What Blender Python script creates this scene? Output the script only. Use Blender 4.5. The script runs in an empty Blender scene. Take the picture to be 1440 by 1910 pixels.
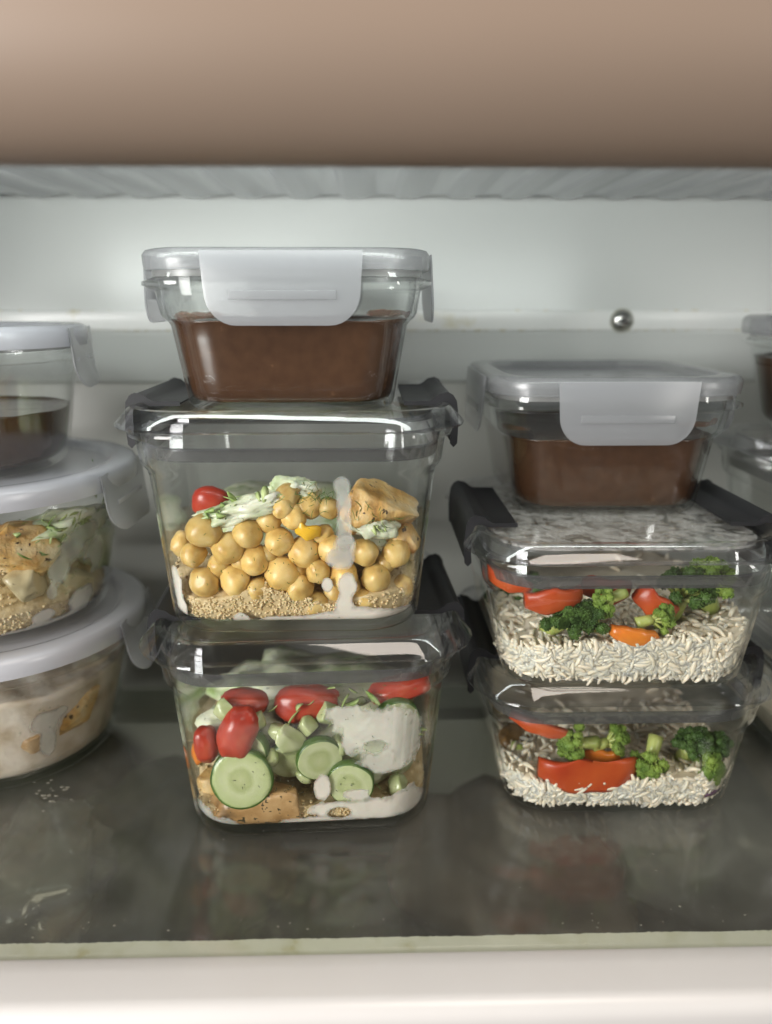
import bpy, math, random
from mathutils import Vector, noise, Matrix
random.seed(7)
sc = bpy.context.scene
PI = math.pi
# ------------------------------------------------------------------ camera (all lengths below in centimetres, scaled by S)
S = .01
CAMZ, PITCH, YAW, FPX = 26.97, .2643, .023, 1452.4
cam_d = bpy.data.cameras.new('camera'); cam = bpy.data.objects.new('camera', cam_d); sc.collection.objects.link(cam)
cam.location = (0, 0, CAMZ * S)
cam.rotation_euler = (PI / 2 - PITCH, 0, -YAW)
cam_d.sensor_fit = 'VERTICAL'; cam_d.sensor_height = 36; cam_d.lens = FPX / 1910 * 36
cam_d.clip_start = .005; cam_d.clip_end = 20
cam_d.dof.use_dof = True; cam_d.dof.focus_distance = .385; cam_d.dof.aperture_fstop = 4.0
sc.camera = cam
# ------------------------------------------------------------------ light
w = bpy.data.worlds.new('World'); sc.world = w; w.use_nodes = True
bg = w.node_tree.nodes['Background']; bg.inputs[0].default_value = (.86, .74, .66, 1); bg.inputs[1].default_value = .12
def area(name, loc, target, size, power, col, size_y=None, spread=PI):
    l = bpy.data.lights.new(name, 'AREA'); l.shape = 'RECTANGLE'; l.size = size * S; l.size_y = (size_y or size) * S
    l.energy = power; l.color = col; l.spread = spread
    o = bpy.data.objects.new(name, l); sc.collection.objects.link(o); o.location = Vector(loc) * S
    o.rotation_euler = (Vector(target) - Vector(loc)).to_track_quat('-Z', 'Y').to_euler()
    return o
area('window_light', (-96, -48, 38), (-13, 45, 26), 60, 5.0, (1, .985, .96), 84, math.radians(60))
area('ceiling_light', (22, -22, 112), (0, 30, 5), 46, 6.0, (1, .89, .78), 46)
area('side_window_light', (78, -42, 40), (2, 42, 20), 9, 2.8, (1, .97, .92), 52)
area('fridge_lamp', (4, 31, 33.4), (8, 60, 25), 60, .9, (.94, 1, .965), 3)
sc.view_settings.view_transform = 'Standard'; sc.view_settings.look = 'None'; sc.view_settings.exposure = 0; sc.view_settings.gamma = 1
cy = sc.cycles
cy.use_denoising = True; cy.max_bounces = 14; cy.transparent_max_bounces = 48; cy.transmission_bounces = 12; cy.glossy_bounces = 6; cy.diffuse_bounces = 4
cy.caustics_refractive = True; cy.caustics_reflective = False; cy.blur_glossy = .3; cy.sample_clamp_indirect = 4
# ------------------------------------------------------------------ pixel helpers (pixels of the 1440 x 1910 photograph)
CAM = Vector((0, 0, CAMZ))
def ray(px, py):
    u = (px - 720) / FPX; v = (955 - py) / FPX
    y = math.cos(PITCH) + v * math.sin(PITCH); z = -math.sin(PITCH) + v * math.cos(PITCH)
    return Vector((u * math.cos(YAW) + y * math.sin(YAW), -u * math.sin(YAW) + y * math.cos(YAW), z))
def at(px, py, Y=None, Z=None):
    d = ray(px, py)
    t = Y / d.y if Y is not None else (Z - CAMZ) / d.z
    return CAM + d * t
# ------------------------------------------------------------------ object helpers
def tag(o, label=None, cat=None, group=None, kind=None):
    if label: o['label'] = label
    if cat: o['category'] = cat
    if group: o['group'] = group
    if kind: o['kind'] = kind
    return o
def empty(name, loc=(0, 0, 0), rz=0):
    o = bpy.data.objects.new(name, None); sc.collection.objects.link(o)
    o.empty_display_size = .02; o.location = Vector(loc) * S; o.rotation_euler = (0, 0, rz)
    return o
def mesh(name, V, F, sharp=40):
    m = bpy.data.meshes.new(name); m.from_pydata([(x * S, y * S, z * S) for x, y, z in V], [], F); m.update()
    m.shade_smooth()
    if sharp: m.set_sharp_from_angle(angle=math.radians(sharp))
    return m
def obj(name, me, mat, parent=None, loc=(0, 0, 0), rot=(0, 0, 0)):
    o = bpy.data.objects.new(name, me); sc.collection.objects.link(o)
    if mat and not me.materials: me.materials.append(mat)
    o.location = Vector(loc) * S; o.rotation_euler = rot
    if parent: o.parent = parent
    return o
def mk(name, VF, mat, parent=None, loc=(0, 0, 0), rot=(0, 0, 0), sharp=40):
    return obj(name, mesh(name, VF[0], VF[1], sharp), mat, parent, loc, rot)
# ------------------------------------------------------------------ shape helpers (V, F in cm)
def ringpts(a, b, r, nc=8, ns=8):
    """rounded rectangle, counter-clockwise from the front centre"""
    r = min(r, a - 1e-3, b - 1e-3); P = []
    for (cx, cyy, a0) in ((a - r, -(b - r), -PI / 2), (a - r, b - r, 0), (-(a - r), b - r, PI / 2), (-(a - r), -(b - r), PI)):
        for i in range(nc + 1):
            t = a0 + PI / 2 * i / nc; P.append((cx + r * math.cos(t), cyy + r * math.sin(t)))
    Q = []
    n = len(P)
    for i in range(n):
        Q.append(P[i])
        if i % (nc + 1) == nc:
            p, q = P[i], P[(i + 1) % n]
            for k in range(1, ns): Q.append((p[0] + (q[0] - p[0]) * k / ns, p[1] + (q[1] - p[1]) * k / ns))
    return Q
def loft(rings, cap0=True, cap1=True, closed=False):
    """rings: lists of equal length of 3-D points"""
    V = []; F = []; n = len(rings[0])
    for R in rings: V += R
    m = len(rings)
    for j in range(m if closed else m - 1):
        for i in range(n):
            a = j * n + i; b = j * n + (i + 1) % n; c = ((j + 1) % m) * n + (i + 1) % n; d = ((j + 1) % m) * n + i
            F.append((a, b, c, d))
    if not closed:
        if cap0: F.append(tuple(reversed(range(n))))
        if cap1: F.append(tuple(range((m - 1) * n, m * n)))
    return V, F
def rr(a, b, r, z): return [(x, y, z) for x, y in ringpts(a, b, r)]
def circ(r, z, n=72): return [(r * math.sin(2 * PI * i / n), -r * math.cos(2 * PI * i / n), z) for i in range(n)]
def join(*parts):
    V = []; F = []
    for v, f in parts:
        k = len(V); V += v; F += [tuple(i + k for i in q) for q in f]
    return V, F
def xf(VF, M):
    return [tuple(M @ Vector(v)) for v in VF[0]], VF[1]
def box(x0, x1, y0, y1, z0, z1, bev=0):
    if not bev:
        V = [(x, y, z) for z in (z0, z1) for x, y in ((x0, y0), (x1, y0), (x1, y1), (x0, y1))]
        return V, [(3, 2, 1, 0), (4, 5, 6, 7), (0, 1, 5, 4), (1, 2, 6, 5), (2, 3, 7, 6), (3, 0, 4, 7)]
    cx, cyy = (x0 + x1) / 2, (y0 + y1) / 2; a, b = (x1 - x0) / 2, (y1 - y0) / 2
    R = []
    for k in range(4):
        t = PI / 2 * k / 3; R.append((a - bev + bev * math.sin(t), b - bev + bev * math.sin(t), z0 + bev - bev * math.cos(t)))
    for k in range(4):
        t = PI / 2 * k / 3; R.append((a - bev + bev * math.cos(t), b - bev + bev * math.cos(t), z1 - bev + bev * math.sin(t)))
    return loft([[(x + cx, y + cyy, z) for x, y in ringpts(p, q, bev * 1.2, 3, 1)] for p, q, z in R])
def prism_y(prof, y0, y1, bev=.06):
    """closed XZ profile extruded along Y, ends slightly drawn in"""
    c = (sum(p[0] for p in prof) / len(prof), sum(p[1] for p in prof) / len(prof))
    n = len(prof); N = []
    for i in range(n):
        p, q = Vector(prof[i - 1]), Vector(prof[(i + 1) % n]); t = (q - p).normalized(); N.append((t.y, -t.x))
    def ring(k, y): return [(x - nx * k, y, z - nz * k) for (x, z), (nx, nz) in zip(prof, N)]
    return loft([ring(bev, y0), ring(bev * .3, y0 + bev * .3), ring(0, y0 + bev), ring(0, y1 - bev), ring(bev * .3, y1 - bev * .3), ring(bev, y1)])
def icos(sub):
    import bmesh
    bm = bmesh.new(); bmesh.ops.create_icosphere(bm, subdivisions=sub, radius=1)
    V = [tuple(v.co) for v in bm.verts]; F = [tuple(v.index for v in f.verts) for f in bm.faces]; bm.free()
    return V, F
ICO = {k: icos(k) for k in (1, 2, 3, 4)}
def blob(sx, sy, sz, sub=4, power=2., amp=.1, freq=1.6, seed=0, fine=.0):
    V = []
    for v in ICO[sub][0]:
        d = Vector(v); k = (abs(d.x) ** power + abs(d.y) ** power + abs(d.z) ** power) ** (-1 / power)
        p = d * k
        n = noise.noise(p * freq + Vector((seed * 7.3, seed * 3.1, 5))) * amp + noise.noise(p * freq * 3 + Vector((seed, 9, seed * 2))) * amp * .4
        if fine: n += noise.noise(p * 14 + Vector((seed, 0, 0))) * fine
        p = p * (1 + n); V.append((p.x * sx, p.y * sy, p.z * sz))
    return V, ICO[sub][1]
def chunk(sx, sy, sz, seed, cuts=5, amp=.2, sub=4):
    """a lump trimmed by a few knife cuts"""
    rnd = random.Random(seed * 13 + 1); V, F = blob(sx, sy, sz, sub, 2.8, amp, 1.6, seed, .025); P = []
    for i in range(cuts):
        n = Vector((rnd.gauss(0, 1), rnd.gauss(0, 1), rnd.gauss(0, 1))).normalized(); e = math.sqrt((n.x * sx) ** 2 + (n.y * sy) ** 2 + (n.z * sz) ** 2); P.append((n, e * rnd.uniform(.55, .8)))
    W = []
    for v in V:
        q = Vector(v)
        for n, d in P:
            k = q.dot(n) - d
            if k > 0: q -= n * k * .94
        W.append(tuple(q))
    return W, F
# ------------------------------------------------------------------ materials
MATS = {}
class NT:
    def __init__(s, name):
        s.m = bpy.data.materials.new(name); s.m.use_nodes = True; s.t = s.m.node_tree; s.t.nodes.clear()
        s.out = s.t.nodes.new('ShaderNodeOutputMaterial'); MATS[name] = s.m
    def n(s, typ, **kw):
        o = s.t.nodes.new('ShaderNode' + typ)
        for k, v in kw.items():
            if k.startswith('i_'):
                o.inputs[k[2:].replace('_', ' ')].default_value = v
            else: setattr(o, k, v)
        return o
    def l(s, a, b): s.t.links.new(a, b)
    def noise(s, scale, detail=3, rough=.5, coord='Object', stretch=None, dist=0):
        tc = s.n('TexCoord'); nz = s.n('TexNoise'); nz.inputs['Scale'].default_value = scale; nz.inputs['Detail'].default_value = detail
        nz.inputs['Roughness'].default_value = rough; nz.inputs['Distortion'].default_value = dist
        if stretch:
            mp = s.n('Mapping'); mp.inputs['Scale'].default_value = stretch; s.l(tc.outputs[coord], mp.inputs[0]); s.l(mp.outputs[0], nz.inputs[0])
        else: s.l(tc.outputs[coord], nz.inputs[0])
        return nz.outputs['Fac']
    def ramp(s, fac, stops):
        r = s.n('ValToRGB'); e = r.color_ramp.elements
        while len(e) < len(stops): e.new(.5)
        for q, (p, c) in zip(e, stops):
            q.position = p; q.color = (*c, 1) if len(c) == 3 else c
        s.l(fac, r.inputs[0]); return r.outputs[0]
    def fin(s, sh): s.l(sh, s.out.inputs[0]); return s.m
def princ(name, col, rough=.4, spec=.5, sss=0, sssr=(.3, .15, .08), noise_=None, cols=None, bump=None, coat=0, metal=0, specks=None, rnd=0, scale=.004):
    """noise_=(scale, detail); cols = ramp stops; bump=(scale, strength, dist); specks=(scale, threshold, colour)"""
    t = NT(name); p = t.n('BsdfPrincipled'); p.inputs['Roughness'].default_value = rough; p.inputs['Specular IOR Level'].default_value = spec
    p.inputs['Metallic'].default_value = metal
    p.inputs['Coat Weight'].default_value = coat; p.inputs['Coat Roughness'].default_value = .12
    if sss:
        p.inputs['Subsurface Weight'].default_value = sss; p.inputs['Subsurface Radius'].default_value = sssr; p.inputs['Subsurface Scale'].default_value = scale
    c = None
    if noise_:
        c = t.ramp(t.noise(noise_[0], noise_[1]), cols)
    if specks:
        f = t.ramp(t.noise(specks[0], 2, .6), [(specks[1], (0, 0, 0)), (specks[1] + .03, (1, 1, 1))])
        mx = t.n('MixRGB'); t.l(f, mx.inputs[0])
        if c: t.l(c, mx.inputs[1])
        else: mx.inputs[1].default_value = (*col, 1)
        mx.inputs[2].default_value = (*specks[2], 1); c = mx.outputs[0]
    if rnd:
        oi = t.n('ObjectInfo'); hv = t.n('HueSaturation'); mr = t.n('MapRange'); mr.inputs[3].default_value = 1 - rnd; mr.inputs[4].default_value = 1 + rnd
        t.l(oi.outputs['Random'], mr.inputs[0]); t.l(mr.outputs[0], hv.inputs['Value'])
        if c: t.l(c, hv.inputs['Color'])
        else: hv.inputs['Color'].default_value = (*col, 1)
        c = hv.outputs[0]
    if c: t.l(c, p.inputs['Base Color'])
    else: p.inputs['Base Color'].default_value = (*col, 1)
    if bump:
        b = t.n('Bump'); b.inputs['Strength'].default_value = bump[1]; b.inputs['Distance'].default_value = bump[2]
        t.l(t.noise(bump[0], 4), b.inputs['Height']); t.l(b.outputs[0], p.inputs['Normal'])
    return t.fin(p.outputs[0])
def glass(name, tint=(.984, .992, .987), ior=1.5, edge=.75, rough=.0, lo=.62, hi=.98, bump=None, smudge=0, sms=22):
    """clear walls: light passes straight, mirror-like by Fresnel, real refraction where the wall is seen edge on"""
    t = NT(name)
    tr = t.n('BsdfTransparent'); tr.inputs[0].default_value = (*tint, 1)
    gl = t.n('BsdfGlossy'); gl.inputs['Roughness'].default_value = .03 + rough; gl.inputs[0].default_value = (1, 1, 1, 1)
    fr = t.n('Fresnel'); ge = t.n('NewGeometry'); mi = t.n('MapRange'); mi.inputs[3].default_value = ior; mi.inputs[4].default_value = 1 / ior
    t.l(ge.outputs['Backfacing'], mi.inputs[0]); t.l(mi.outputs[0], fr.inputs[0])   # same reflectance from either side of the thin wall
    m1 = t.n('MixShader'); t.l(fr.outputs[0], m1.inputs[0]); t.l(tr.outputs[0], m1.inputs[1]); t.l(gl.outputs[0], m1.inputs[2])
    g = t.n('BsdfGlass'); g.inputs['IOR'].default_value = ior - .04; g.inputs['Roughness'].default_value = rough; g.inputs[0].default_value = (*tint, 1)
    lw = t.n('LayerWeight'); lw.inputs[0].default_value = .5
    mr = t.n('MapRange', interpolation_type='SMOOTHSTEP'); mr.inputs[1].default_value = lo; mr.inputs[2].default_value = hi; mr.inputs[4].default_value = edge
    t.l(lw.outputs['Facing'], mr.inputs[0])
    m2 = t.n('MixShader'); t.l(mr.outputs[0], m2.inputs[0]); t.l(m1.outputs[0], m2.inputs[1]); t.l(g.outputs[0], m2.inputs[2])
    if bump:
        b = t.n('Bump'); b.inputs['Strength'].default_value = bump[1]; b.inputs['Distance'].default_value = bump[2]
        t.l(t.noise(bump[0], 2), b.inputs['Height'])
        for q in (gl, g, fr, lw): t.l(b.outputs[0], q.inputs['Normal'])
    last = m2.outputs[0]
    if smudge:
        d = t.n('BsdfDiffuse'); d.inputs[0].default_value = (.76, .74, .69, 1)
        f = t.ramp(t.noise(sms, 6, .65, dist=1.5), [(.40, (0,) * 3), (.56, (smudge * 1.5,) * 3)] if sms > 30 else [(.35, (smudge * .6,) * 3), (.85, (smudge * 1.3,) * 3)])
        m3 = t.n('MixShader'); t.l(f, m3.inputs[0]); t.l(last, m3.inputs[1]); t.l(d.outputs[0], m3.inputs[2]); last = m3.outputs[0]
    return t.fin(last)
def frosted(name, col, clear=.35, rough=.3, transl=.5):
    """cloudy polypropylene"""
    t = NT(name)
    p = t.n('BsdfPrincipled'); p.inputs['Base Color'].default_value = (*col, 1); p.inputs['Roughness'].default_value = rough
    tl = t.n('BsdfTranslucent'); tl.inputs[0].default_value = (*col, 1)
    m = t.n('MixShader'); m.inputs[0].default_value = transl; t.l(p.outputs[0], m.inputs[1]); t.l(tl.outputs[0], m.inputs[2])
    tr = t.n('BsdfTransparent'); tr.inputs[0].default_value = (.90, .90, .905, 1)
    gl = t.n('BsdfGlossy'); gl.inputs['Roughness'].default_value = rough
    fr = t.n('Fresnel'); ge = t.n('NewGeometry'); mi = t.n('MapRange'); mi.inputs[3].default_value = 1.45; mi.inputs[4].default_value = 1 / 1.45
    t.l(ge.outputs['Backfacing'], mi.inputs[0]); t.l(mi.outputs[0], fr.inputs[0])
    m2 = t.n('MixShader'); m2.inputs[0].default_value = clear; t.l(m.outputs[0], m2.inputs[1]); t.l(tr.outputs[0], m2.inputs[2])
    m3 = t.n('MixShader'); t.l(fr.outputs[0], m3.inputs[0]); t.l(m2.outputs[0], m3.inputs[1]); t.l(gl.outputs[0], m3.inputs[2])
    return t.fin(m3.outputs[0])
G_BOWL = glass('clear_glass', bump=(45, .10, .002))
G_ROUND = glass('clear_round_glass', bump=(45, .10, .002), edge=.2, lo=.8, hi=1.0)
G_LID = glass('clear_plastic', tint=(.988, .989, .992), edge=.75, lo=.5, hi=.98)
G_RIM = glass('clear_rim', tint=(.975, .977, .99), ior=1.62, edge=.6, lo=.55, hi=.97)
G_FOG = glass('fogged_lid', tint=(.985, .986, .99), edge=.5, lo=.6, hi=1, smudge=.2, sms=80)
G_SHELF = glass('shelf_glass', tint=(.93, .945, .90), edge=.0, smudge=.05, rough=.07)
FROST = frosted('frosted_plastic', (.50, .51, .52), .62, .25, .5)
FROST_FLAP = frosted('frosted_flap', (.58, .59, .61), .64, .28, .5)
FROST_R = frosted('round_flap', (.52, .53, .54), .48, .28, .45)
FROST_W = frosted('milky_plastic', (.76, .77, .82), .22, .25, .35)
SEAL = frosted('silicone_seal', (.10, .10, .10), .45, .4, .2)
CLEARSEAL = frosted('clear_seal', (.55, .55, .54), .6, .3, .4)
BLACK = princ('latch_plastic', (.012, .012, .0135), .5, .35, bump=(900, .03, .0002))
WALL = princ('fridge_liner', (.60, .625, .605), .22, .5, noise_=(3, 3), cols=[(.3, (.585, .61, .595)), (.7, (.63, .65, .63))], bump=(25, .02, .002))
WHITE = princ('white_trim', (.78, .76, .75), .30, .5, noise_=(9, 5), cols=[(.3, (.70, .685, .675)), (.7, (.745, .73, .72))], bump=(160, .03, .0004))
LEDGE = princ('ledge_plastic', (.72, .74, .72), .25, .5, noise_=(30, 5), cols=[(.35, (.76, .78, .76)), (.64, (.80, .81, .79)), (.76, (.66, .63, .46))])
STRIP = princ('grimy_strip', (.6, .6, .5), .5, .4, noise_=(70, 6), cols=[(.28, (.62, .57, .36)), (.38, (.78, .77, .69)), (.52, (.86, .85, .82))])
CEIL = princ('ribbed_plastic', (.50, .52, .54), .2, .5)
STEEL = princ('screw_steel', (.55, .55, .52), .22, .5, metal=1)
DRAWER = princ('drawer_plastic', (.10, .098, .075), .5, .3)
COCOA = princ('brown_sauce', (.052, .024, .012), .22, .5, noise_=(170, 6), cols=[(.3, (.044, .020, .010)), (.68, (.060, .028, .014)), (.76, (.13, .068, .035))], bump=(60, .08, .001))
CHICKPEA = princ('chickpea_skin', (.62, .36, .12), .36, .45, sss=.35, sssr=(.5, .3, .12), noise_=(120, 5), cols=[(.28, (.40, .23, .06)), (.5, (.59, .40, .13)), (.75, (.68, .52, .24))], rnd=.22, bump=(130, .45, .0012), scale=.003)
QUINOA = princ('quinoa', (.52, .40, .21), .45, .5, sss=.3, noise_=(260, 2), cols=[(.3, (.44, .32, .15)), (.7, (.62, .50, .30))], scale=.002)
QBASE = princ('quinoa_mass', (.42, .31, .15), .6, .3, noise_=(220, 4), cols=[(.3, (.40, .29, .14)), (.7, (.58, .46, .27))], bump=(260, .8, .0012))
RICE = princ('white_rice', (.76, .71, .62), .4, .45, sss=.7, sssr=(.6, .5, .4), noise_=(90, 2), cols=[(.3, (.70, .62, .48)), (.7, (.76, .69, .56))], scale=.002)
RBASE = princ('rice_mass', (.58, .51, .40), .6, .3, noise_=(150, 4), cols=[(.3, (.72, .63, .47)), (.7, (.80, .72, .57))], bump=(250, .25, .0007))
def by_thickness(name, col, k, specks, swirl=.55):
    """dressing that lets light through where the layer (mesh attribute 'thick') is thin"""
    t = NT(name); p = t.n('BsdfPrincipled'); p.inputs['Roughness'].default_value = .24
    p.inputs['Subsurface Weight'].default_value = .2; p.inputs['Subsurface Scale'].default_value = .002
    c = t.ramp(t.noise(60, 4), [(.3, tuple(q * .9 for q in col)), (.7, col)])
    f = t.ramp(t.noise(420, 2, .6), [(.70, (0, 0, 0)), (.73, (specks,) * 3)])
    mx = t.n('MixRGB'); t.l(f, mx.inputs[0]); t.l(c, mx.inputs[1]); mx.inputs[2].default_value = (.10, .13, .05, 1); t.l(mx.outputs[0], p.inputs['Base Color'])
    tr = t.n('BsdfTransparent'); m = t.n('MixShader')
    at_ = t.n('Attribute'); at_.attribute_name = 'thick'
    ad = t.n('Math', operation='MULTIPLY_ADD'); t.l(t.noise(110, 5, .6, stretch=(1, 1, .45), dist=1.2), ad.inputs[0]); ad.inputs[1].default_value = swirl; t.l(at_.outputs['Fac'], ad.inputs[2])
    r = t.n('MapRange', interpolation_type='SMOOTHSTEP'); r.inputs[1].default_value = .15 + (swirl - .55) * .5; r.inputs[2].default_value = .95 + (swirl - .55) * .5; r.inputs[3].default_value = k[0]; r.inputs[4].default_value = k[1]; t.l(ad.outputs[0], r.inputs[0])
    t.l(r.outputs[0], m.inputs[0]); t.l(tr.outputs[0], m.inputs[1]); t.l(p.outputs[0], m.inputs[2])
    b = t.n('Bump'); b.inputs['Strength'].default_value = .5; b.inputs['Distance'].default_value = .002; t.l(t.noise(75, 3), b.inputs['Height']); t.l(b.outputs[0], p.inputs['Normal'])
    return t.fin(m.outputs[0])
CREAM = by_thickness('yogurt_dressing', (.70, .65, .57), (.28, .90), .8)
CREAM_THIN = by_thickness('thin_dressing', (.70, .69, .64), (.08, .40), .5, 1.2)
PATCH = by_thickness('herbed_dressing', (.70, .67, .60), (.12, .58), 1., 1.3)
DRIP = by_thickness('dressing_drip', (.70, .69, .64), (.10, .30), .4, .8)
RES = by_thickness('sauce_film', (.12, .058, .03), (.12, .5), 0)
TOMATO = princ('tomato_skin', (.36, .04, .022), .3, .45, sss=.2, sssr=(.5, .12, .06), noise_=(55, 5), cols=[(.3, (.26, .018, .010)), (.6, (.38, .045, .022)), (.8, (.44, .12, .06))], bump=(45, .25, .002), scale=.003)
PEPPER_R = princ('red_pepper', (.46, .065, .015), .33, .45, sss=.2, sssr=(.6, .1, .05), noise_=(45, 5), cols=[(.3, (.34, .032, .010)), (.75, (.50, .095, .02))], bump=(60, .2, .0015), scale=.003)
PEPPER_O = princ('orange_pepper', (.62, .17, .02), .22, .5, sss=.2, sssr=(.6, .2, .05), noise_=(35, 3), cols=[(.3, (.56, .13, .015)), (.75, (.68, .23, .03))], scale=.003)
PEPPER_Y = princ('yellow_pepper', (.68, .40, .03), .22, .5, sss=.2, scale=.003)
CHICKEN = princ('roast_chicken', (.56, .36, .15), .4, .45, sss=.2, noise_=(75, 8), cols=[(.30, (.16, .07, .025)), (.42, (.52, .29, .08)), (.56, (.64, .43, .18)), (.70, (.68, .55, .34))], specks=(260, .64, (.08, .045, .018)), bump=(140, .8, .003), scale=.003)
CHICKEN_D = princ('herbed_chicken', (.36, .22, .10), .36, .5, noise_=(70, 6), cols=[(.30, (.055, .035, .018)), (.46, (.30, .17, .065)), (.75, (.50, .33, .16))], specks=(260, .62, (.05, .04, .02)), bump=(80, .5, .0025))
MUSH = princ('pale_brown_chicken', (.42, .35, .22), .35, .5, noise_=(60, 4), cols=[(.3, (.24, .17, .08)), (.5, (.46, .38, .22)), (.75, (.54, .47, .30))], specks=(200, .70, (.10, .06, .03)), bump=(50, .3, .002))
SALAD = princ('creamy_salad', (.56, .60, .42), .34, .5, sss=.2, noise_=(75, 4), cols=[(.3, (.26, .36, .12)), (.45, (.56, .60, .40)), (.7, (.72, .71, .60))], bump=(80, .6, .003), specks=(330, .70, (.06, .11, .02)), scale=.003)
DILL = princ('dill', (.07, .13, .025), .5, .3)
CUKE_SKIN = princ('cucumber_skin', (.035, .085, .012), .3, .5, noise_=(60, 3), cols=[(.3, (.022, .06, .010)), (.7, (.08, .15, .025))])
BROC = princ('broccoli_buds', (.045, .095, .018), .5, .3, noise_=(120, 3), cols=[(.3, (.028, .065, .012)), (.7, (.075, .14, .025))], bump=(500, .5, .0008))
BROC_L = princ('broccoli_pale', (.16, .25, .04), .5, .3, noise_=(120, 3), cols=[(.3, (.10, .18, .028)), (.7, (.24, .33, .06))], bump=(500, .5, .0008))
STALK = princ('broccoli_stalk', (.33, .40, .10), .34, .5, sss=.2, noise_=(60, 3), cols=[(.3, (.26, .34, .07)), (.7, (.44, .48, .15))], scale=.003)
ONION = princ('red_onion', (.16, .07, .14), .3, .5)
BAG = frosted('plastic_bag', (.30, .31, .27), .6, .2, .3)
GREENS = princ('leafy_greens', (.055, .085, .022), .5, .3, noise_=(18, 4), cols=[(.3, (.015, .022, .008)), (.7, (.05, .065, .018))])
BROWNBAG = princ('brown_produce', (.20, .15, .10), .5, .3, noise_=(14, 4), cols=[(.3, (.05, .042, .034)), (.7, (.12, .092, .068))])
def cuke_flesh():
    t = NT('cucumber_flesh'); p = t.n('BsdfPrincipled'); p.inputs['Roughness'].default_value = .22
    p.inputs['Subsurface Weight'].default_value = .3; p.inputs['Subsurface Scale'].default_value = .003; p.inputs['Subsurface Radius'].default_value = (.4, .5, .2)
    tc = t.n('TexCoord'); sx = t.n('SeparateXYZ'); t.l(tc.outputs['Object'], sx.inputs[0])
    r2 = t.n('Math', operation='MULTIPLY'); t.l(sx.outputs[0], r2.inputs[0]); t.l(sx.outputs[0], r2.inputs[1])
    z2 = t.n('Math', operation='MULTIPLY'); t.l(sx.outputs[2], z2.inputs[0]); t.l(sx.outputs[2], z2.inputs[1])
    ad = t.n('Math', operation='ADD'); t.l(r2.outputs[0], ad.inputs[0]); t.l(z2.outputs[0], ad.inputs[1])
    sq = t.n('Math', operation='SQRT'); t.l(ad.outputs[0], sq.inputs[0])
    nz = t.n('Math', operation='MULTIPLY_ADD'); t.l(t.noise(150, 3), nz.inputs[0]); nz.inputs[1].default_value = .0045; t.l(sq.outputs[0], nz.inputs[2])
    mr = t.n('MapRange'); mr.inputs[1].default_value = .0015; mr.inputs[2].default_value = .0185; t.l(nz.outputs[0], mr.inputs[0])
    c = t.ramp(mr.outputs[0], [(0, (.44, .46, .26)), (.35, (.34, .38, .18)), (.5, (.46, .49, .29)), (.88, (.38, .43, .21)), (.98, (.11, .18, .035))])
    t.l(c, p.inputs['Base Color'])
    b = t.n('Bump'); b.inputs['Strength'].default_value = .25; b.inputs['Distance'].default_value = .0015; t.l(t.noise(180, 3), b.inputs['Height']); t.l(b.outputs[0], p.inputs['Normal'])
    return t.fin(p.outputs[0])
CUKE = cuke_flesh()

# ================================================================== SETTING: the inside of the refrigerator
XL, XR, YW, ZC = -46, 46, 58.6, CAMZ + 7.1
# back wall: one moulded sheet, profile in Y/Z
def sheet_x(prof, x0, x1, n=2):
    V = []; F = []
    for i in range(n):
        x = x0 + (x1 - x0) * i / (n - 1)
        V += [(x, y, z) for y, z in prof]
    m = len(prof)
    for i in range(n - 1):
        for j in range(m - 1): F.append((i * m + j, i * m + j + 1, (i + 1) * m + j + 1, (i + 1) * m + j))
    return V, F
def zat(py, Y, px=720): return at(px, py, Y=Y).z
zs_top, zs_bot = zat(579, 58), zat(617, 58)
z_low = zat(714, 59.4)
prof = [(YW, ZC + 3), (YW, zs_bot + .3)]
prof += [(YW - .12 + .06 * k, zs_bot - .2 - .15 * k * k) for k in range(4)]
prof += [(YW + .3, z_low + .3), (YW + .75, z_low), (YW + 1.3, z_low - .1)]
bw = mk('back_wall', sheet_x(prof, XL - 2, XR + 2), WALL, sharp=50); tag(bw, kind='structure')
tag(mk('lower_back_panel', box(XL - 2, XR + 2, YW + .9, YW + 2.4, -24, z_low + .02, .15), princ('lower_panel', (.46, .46, .43), .4, .4, noise_=(4, 3), cols=[(.3, (.44, .44, .41)), (.7, (.49, .49, .455))])), kind='structure')  # darker grey than the wall: shade behind the stacks is put into it
# ledge strip running along the back wall: its upper joint is a dark groove
led = mk('wall_ledge', box(XL, XR, YW - .32, YW + .2, zs_bot, zs_top, .07), LEDGE); tag(led, kind='structure')
# dirt along the ledge's lower edge
V = []; F = []
for i in range(160):
    x = -30 + 60 * random.random(); s = random.uniform(.03, .11) * (1.5 if random.random() < .2 else 1)
    k = len(V); b = blob(s * random.uniform(1, 3), .03, s * .5, 1); zz = zs_bot + .02 if random.random() < .75 else zs_top + .0
    V += [(p[0] + x, p[1] + YW - .30, p[2] + zz) for p in b[0]]; F += [tuple(q + k for q in f) for f in b[1]]
dirt = mk('grime', (V, F), princ('grime', (.50, .46, .32), .6, .3)); tag(dirt, 'yellowish grime caught along the joints of the white ledge', 'grime', kind='stuff')
for nm, x0, x1 in (('wall_left', XL - 1, XL), ('wall_right', XR, XR + 1)):
    tag(mk(nm, box(x0, x1, 26, YW + 3, -24, ZC + 3), WALL), kind='structure')
# rounded corner of the liner on the right
V = []; F = []
for k in range(9):
    t = PI / 2 * k / 8
    for z in (-24, ZC + 3): V.append((XR + .3 - 6 + 6 * math.sin(t), YW + .2 - 6 + 6 * math.cos(t) - .25, z))
for k in range(8): F.append((2 * k, 2 * k + 1, 2 * k + 3, 2 * k + 2))
tag(mk('wall_corner', (V, F), WALL), kind='structure')
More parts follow.
